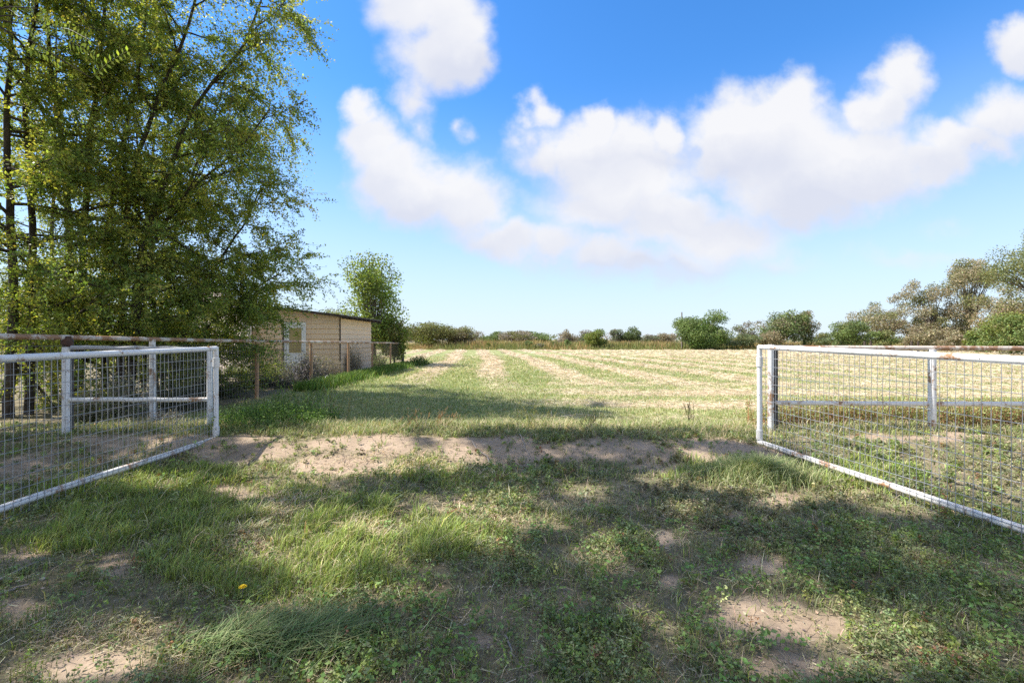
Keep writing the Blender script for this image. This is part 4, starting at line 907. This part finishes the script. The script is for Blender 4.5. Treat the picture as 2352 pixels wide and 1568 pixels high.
# ------------------------------------------------------------------ elms beside and above the viewer (they cast the dappled shade)
LIT = [(860,1040,270,34),(700,1075,220,30),(560,1130,120,24),(1040,1150,130,26),(770,1290,160,90),(900,1200,100,30),(660,1200,90,30),(1080,1210,100,36),
       (420,1490,180,60),(160,1530,190,50),(620,1400,70,22),(1360,1290,62,36),(1540,1110,50,20),(1330,1130,70,18),(1780,1415,150,52),(1920,1460,110,50),(1850,1545,130,34),
       (1820,1145,85,24),(1970,1105,140,46),(2090,1160,90,24),(1560,1175,70,20),(1500,1420,60,22),(1640,1062,60,16),(330,1110,120,24),(1010,1370,90,24),(180,1275,120,24),(1370,1500,90,22),(2150,1440,50,18),(1120,1250,80,24),(1250,1200,70,18),(1700,1120,80,20),(760,1390,100,34)]
r = rng(91)
n = 19000; X = r.uniform(-9.5, 5.2, n); Yv = r.uniform(.4, 7.2, n)
lit = (epatch(X, Yv, [(a_, b_, c_ * 1.12, d_ * 1.12) for a_, b_, c_, d_ in LIT], .42, 13) > .30).astype(float)
edge_far = 7.0 - .9 * sstep(.0, -3.5, X) * 0
lim = sstep(5.1, 4.0, X - .30 * (3.0 - Yv)) * sstep(7.15, 6.6, Yv + .4 * (fbm(X * 1.3, Yv * 1.3, 2) - .5))
dn = fbm(X / .6 + 19, Yv / .6 + 3, 3)
keep = (r.random(n) < lim * (1 - lit) * np.clip(.92 + 3.0 * (dn - .44), .06, 1)); X, Yv = X[keep], Yv[keep]; n = len(X)
hz = r.uniform(7.6, 11.5, n)
hz = np.maximum(hz, 1.55 + .80 * Yv + 1.3)
Pc = np.stack([X - SX * hz, Yv - SY * hz, hz], 1)
k = 22; P = (Pc[:, None] + r.normal(0, .075, (n, k, 3))).reshape(-1, 3)
pxx = CX + F * P[:, 0] / np.maximum(P[:, 1], .01); pyy = HY - F * (P[:, 2] - H) / np.maximum(P[:, 1], .01)
vis = (P[:, 1] > .1) & (pyy > -25) & (pxx > -30)
P = P[~vis]
print('canopy leaves', len(P), 'clusters', n)
side = P[:, 1] < 1.2
for lab, sel, tx, ty, sd_ in (('great elm overhanging the viewer with boughs above the gateway', ~side, -8.6, 2.2, 92), ('second elm overhanging the track behind the viewer', side, -9.4, -2.0, 93)):
    r = rng(sd_); root = empty('elm_tree', (tx, ty, 0), lab, 'tree', 'elms along the fence'); Pp = P[sel]
    wd = Wood(); fork = np.array((tx + .3, ty, 3.6)); wd.add(np.array([(tx, ty, -.1), (tx + .1, ty, 1.8), fork]), .3, .22)
    anch = Pp[r.integers(len(Pp), size=34)]
    for a_ in anch:
        mid = fork + (a_ - fork) * .5 + np.array((-.5, -.3, .6)); wd.add(resample([fork, mid, a_], 6), .05, .012)
    if sd_ == 92:
        # a bough with feathery bright sprays dips into view
        tips = [((20, 20), (78, 82)), ((92, 20), (112, 80)), ((120, 60), (205, 92)), ((150, 95), (222, 132)), ((210, 180), (292, 118)), ((60, 110), (140, 150))]
        bo = Wood(); hub = pt(-60, 40, 4.4); bo.add(resample([fork, (fork + hub) / 2 + np.array((0, 0, .35)), hub], 8), .04, .012)
        
        for (a0, a1) in tips:
            fr = Wood(); LV = []; A0 = pt(*a0, 4.5); A1 = pt(*a1, 4.35 + r.uniform(-.1, .2)); bo.add(np.array([hub, (hub + A0) / 2 + (0, 0, .06), A0]), .008, .004)
            p_ = resample([A0, (A0 + A1) / 2 + (0, 0, .03), A1], 10); fr.add(p_, .003, .0015); dv_ = (A1 - A0) / np.linalg.norm(A1 - A0); sd3 = np.cross(dv_, (0, 1.0, .3)); sd3 /= np.linalg.norm(sd3)
            for q_ in range(1, 10):
                for sg in (-1, 1):
                    b0 = p_[q_]; ld = sd3 * sg * .9 + dv_ * .45 + r.normal(0, .12, 3); ld /= np.linalg.norm(ld); ln_ = .075 * (1 - .04 * q_); wv = np.cross(ld, (r.normal(0, .3), 1, r.normal(0, .3))); wv /= np.linalg.norm(wv)
                    LV.append([b0, b0 + ld * ln_ * .45 + wv * .012, b0 + ld * ln_, b0 + ld * ln_ * .45 - wv * .012])
            V_ = np.array(LV).reshape(-1, 3); cc_ = np.repeat(jitter_cols(np.broadcast_to(GR((.36, .45, .09)), (len(LV), 3)), len(LV), r, .15, .05), 4, 0)
            V2, Q2 = tubes_np(np.concatenate(fr.A), np.concatenate(fr.B), np.concatenate(fr.ra), np.concatenate(fr.rb), 3)
            foliage('leaf_spray', [(V_, np.arange(len(V_)).reshape(-1, 4), cc_), (V2, Q2, np.tile(GR((.2, .22, .07)), (len(V2), 1)))], M['leaf'], root)
        bo.build('bough', M['bark'], root, 6)
    wd.build('trunk', M['bark'], root, 7)
    foliage('crown', [leaf_quads(Pp, r.uniform(.05, .085, len(Pp)), jitter_cols(np.broadcast_to(LEAF_A, Pp.shape), len(Pp), r, .25, .07), r, .6, up=.1)], M['leaf'], root)

# ------------------------------------------------------------------ sky, sun, camera
elev = math.atan2(1.0, math.hypot(SX, SY)); sun_from = math.atan2(-SX, -SY)      # direction toward the sun, clockwise from +Y
SKY = 0.10
w = bpy.data.worlds.new('World'); scene.world = w; w.use_nodes = True; nt = w.node_tree; L = nt.links.new
bg = nt.nodes['Background']; bg.inputs['Strength'].default_value = SKY
sky = nt.nodes.new('ShaderNodeTexSky'); sky.sky_type = 'NISHITA'; sky.sun_disc = False
sky.sun_elevation = elev; sky.sun_rotation = sun_from; sky.altitude = 1400; sky.air_density = 1.0; sky.dust_density = 0.5; sky.ozone_density = 1.6
tc = nt.nodes.new('ShaderNodeTexCoord')
sep = nt.nodes.new('ShaderNodeSeparateXYZ'); L(tc.outputs['Generated'], sep.inputs[0])
def MT(op, a, b_=None, c_=None):
    n = nt.nodes.new('ShaderNodeMath'); n.operation = op
    for i, v in enumerate((a, b_, c_)):
        if v is None: continue
        if hasattr(v, 'links'): L(v, n.inputs[i])
        else: n.inputs[i].default_value = v
    return n.outputs[0]
dy = MT('MAXIMUM', sep.outputs['Y'], 0.08)
u = MT('DIVIDE', sep.outputs['X'], dy); v = MT('DIVIDE', sep.outputs['Z'], dy)
cb = nt.nodes.new('ShaderNodeCombineXYZ'); L(u, cb.inputs[0]); L(v, cb.inputs[1])
def noise_vec(scale, detail, amt, off):
    n = N(nt, 'ShaderNodeTexNoise', Scale=scale, Detail=detail, Roughness=.55); 
    ad = nt.nodes.new('ShaderNodeVectorMath'); ad.operation = 'ADD'; L(cb.outputs[0], ad.inputs[0]); ad.inputs[1].default_value = (off, off * .7, off * .3); L(ad.outputs[0], n.inputs['Vector'])
    s = nt.nodes.new('ShaderNodeVectorMath'); s.operation = 'MULTIPLY_ADD'; L(n.outputs['Color'], s.inputs[0]); s.inputs[1].default_value = (amt, amt, 0); s.inputs[2].default_value = (-amt * .5, -amt * .5, 0)
    return s.outputs[0]
def VADD(a, b_):
    n = nt.nodes.new('ShaderNodeVectorMath'); n.operation = 'ADD'; L(a, n.inputs[0]); L(b_, n.inputs[1]); return n.outputs[0]
uvw = VADD(VADD(cb.outputs[0], noise_vec(5.0, 3, .11, 3.1)), noise_vec(15.0, 6, .075, 8.3))
# cumulus heaps: (x, y, half-width, half-height, weight) in the measuring frame
CLOUDS = [(960,-20,125,110,1.0),(1040,60,80,110,1.0),(1010,130,115,85,1.0),(950,215,55,90,.72),(965,300,42,70,.55),
          (838,262,52,48,.95),(855,330,68,80,1.0),(900,410,90,95,1.0),(965,450,110,80,1.0),(1080,460,100,90,1.0),(1070,293,46,38,.62),
          (1150,545,130,55,.85),(1255,560,110,60,.85),(1370,590,130,55,.85),(1480,610,130,45,.75),(1600,600,150,55,.72),
          (1235,255,44,50,.85),(1205,310,40,60,.62),(1260,345,80,70,.85),(1375,288,52,56,1.0),(1330,350,90,80,1.0),(1450,330,90,66,1.0),(1535,315,58,50,.95),(1440,400,180,120,1.05),(1400,480,190,70,.85),(1540,510,170,80,.95),(1660,540,150,80,.9),
          (1700,290,90,90,1.1),(1800,265,95,85,1.15),(1780,350,180,120,1.15),(1655,350,60,80,1.0),(1990,262,66,60,.95),(2065,180,72,76,1.0),(2040,250,80,70,.95),(1960,380,180,110,1.05),(1850,450,190,90,.95),
          (2130,370,140,60,.9),(2220,320,130,58,.95),(2320,270,110,70,.95),(2340,105,62,62,1.0),(2180,520,130,45,.4),(2270,430,90,40,.35),(1000,575,40,26,.3),(1075,145,58,62,.95),(1280,610,150,40,.5),(1560,625,220,48,.56),(1760,610,190,50,.52),(1640,670,160,26,.42),(2080,590,220,45,.48),(1450,560,120,50,.6)]
dens = None; lite = None
for cx, cy, rx, ry, wt in CLOUDS:
    mp = nt.nodes.new('ShaderNodeMapping'); mp.vector_type = 'TEXTURE'; L(uvw, mp.inputs['Vector'])
    mp.inputs['Location'].default_value = ((cx - CX) / F, (HY - cy) / F, 0); mp.inputs['Scale'].default_value = (rx * 1.75 / F, ry * 1.75 / F, 1)
    gr = nt.nodes.new('ShaderNodeTexGradient'); gr.gradient_type = 'SPHERICAL'; L(mp.outputs[0], gr.inputs[0])
    g_ = MT('MULTIPLY', gr.outputs['Fac'], wt)
    dens = g_ if dens is None else MT('SMOOTH_MAX', dens, g_, .10)
    sp = nt.nodes.new('ShaderNodeSeparateXYZ'); L(mp.outputs[0], sp.inputs[0])
    t_ = MT('MULTIPLY', MT('MULTIPLY', sp.outputs[1], gr.outputs['Fac']), wt)
    lite = MT('ADD', t_, lite if lite is not None else 0.0)
nz = N(nt, 'ShaderNodeTexNoise', Scale=9.0, Detail=8, Roughness=.6); L(cb.outputs[0], nz.inputs['Vector'])
dn_ = MT('MULTIPLY_ADD', nz.outputs['Fac'], .42, MT('ADD', dens, -.21))
mr = nt.nodes.new('ShaderNodeMapRange'); mr.interpolation_type = 'SMOOTHSTEP'; L(dn_, mr.inputs[0]); mr.inputs[1].default_value = .25; mr.inputs[2].default_value = .70; mr.inputs[4].default_value = .97
above = nt.nodes.new('ShaderNodeMapRange'); L(sep.outputs['Y'], above.inputs[0]); above.inputs[1].default_value = .10; above.inputs[2].default_value = .22
fade = nt.nodes.new('ShaderNodeMapRange'); fade.interpolation_type = 'SMOOTHSTEP'; L(v, fade.inputs[0]); fade.inputs[1].default_value = .03; fade.inputs[2].default_value = .20
alpha = MT('MULTIPLY', MT('MULTIPLY', mr.outputs[0], above.outputs[0]), fade.outputs[0])
shade = nt.nodes.new('ShaderNodeMapRange'); L(MT('MULTIPLY_ADD', nz.outputs['Fac'], .35, lite), shade.inputs[0]); shade.inputs[1].default_value = -.25; shade.inputs[2].default_value = .42
EXPO = 1.35
kk = 1.0 / (SKY * 2 ** EXPO)
ccol = mixc(nt, shade.outputs[0], tuple(x * kk for x in (.74, .77, .88)), tuple(x * kk for x in (.95, .95, .97)))
hs = nt.nodes.new('ShaderNodeHueSaturation'); hs.inputs['Saturation'].default_value = 1.32; hs.inputs['Hue'].default_value = .503; hs.inputs['Value'].default_value = 1.22; L(sky.outputs[0], hs.inputs['Color'])
# broken cloud added out of view, overhead and behind, to lift and warm shade
nb_ = N(nt, 'ShaderNodeTexNoise', Scale=3.2, Detail=7, Roughness=.6); L(tc.outputs['Generated'], nb_.inputs['Vector'])
cov = nt.nodes.new('ShaderNodeMapRange'); cov.interpolation_type = 'SMOOTHSTEP'; L(nb_.outputs['Fac'], cov.inputs[0]); cov.inputs[1].default_value = .40; cov.inputs[2].default_value = .58
rest = nt.nodes.new('ShaderNodeMapRange'); L(MT('SUBTRACT', sep.outputs['Y'], MT('MULTIPLY', MT('MAXIMUM', MT('SUBTRACT', sep.outputs['Z'], .62), 0.0), 2.5)), rest.inputs[0]); rest.inputs[1].default_value = .05; rest.inputs[2].default_value = -.35
up_ = nt.nodes.new('ShaderNodeMapRange'); L(sep.outputs['Z'], up_.inputs[0]); up_.inputs[1].default_value = .03; up_.inputs[2].default_value = .15
alpha = MT('MAXIMUM', alpha, MT('MULTIPLY', MT('MULTIPLY', cov.outputs[0], rest.outputs[0]), up_.outputs[0]))
hz_ = nt.nodes.new('ShaderNodeMapRange'); hz_.interpolation_type = 'SMOOTHSTEP'; L(sep.outputs['Z'], hz_.inputs[0]); hz_.inputs[1].default_value = .50; hz_.inputs[2].default_value = -.02; hz_.inputs[3].default_value = 0; hz_.inputs[4].default_value = .92
clear = mixc(nt, hz_.outputs[0], hs.outputs[0], tuple(x * kk for x in (.70, .825, .98)))
L(mixc(nt, alpha, clear, ccol), bg.inputs['Color'])
w.cycles.sampling_method = 'MANUAL'; w.cycles.sample_map_resolution = 1024

sun = bpy.data.lights.new('sun', 'SUN'); sun.energy = 3.6; sun.angle = math.radians(0.5); sun.color = (1.0, .94, .85)
so = bpy.data.objects.new('sun', sun); COL.objects.link(so)
so.rotation_euler = Vector((SX, SY, -1.0)).to_track_quat('-Z', 'Y').to_euler(); so.location = (-20, 0, 30)

cam = bpy.data.cameras.new('camera'); co = bpy.data.objects.new('camera', cam); COL.objects.link(co)
co.location = (0, 0, H); co.rotation_euler = (math.radians(90), 0, 0)
cam.sensor_width = 36.0; cam.lens = 36.0 * F / 2352.0; cam.shift_y = -(784 - HY) / 2352.0; cam.clip_end = 9000; cam.clip_start = .05
scene.camera = co
scene.render.engine = 'CYCLES'
cy = scene.cycles
cy.max_bounces = 6; cy.diffuse_bounces = 3; cy.glossy_bounces = 2; cy.transmission_bounces = 3; cy.caustics_reflective = False; cy.caustics_refractive = False
cy.use_denoising = False
vs = scene.view_settings
vs.view_transform = 'Standard'; vs.look = 'None'; vs.exposure = EXPO; vs.gamma = 1.0
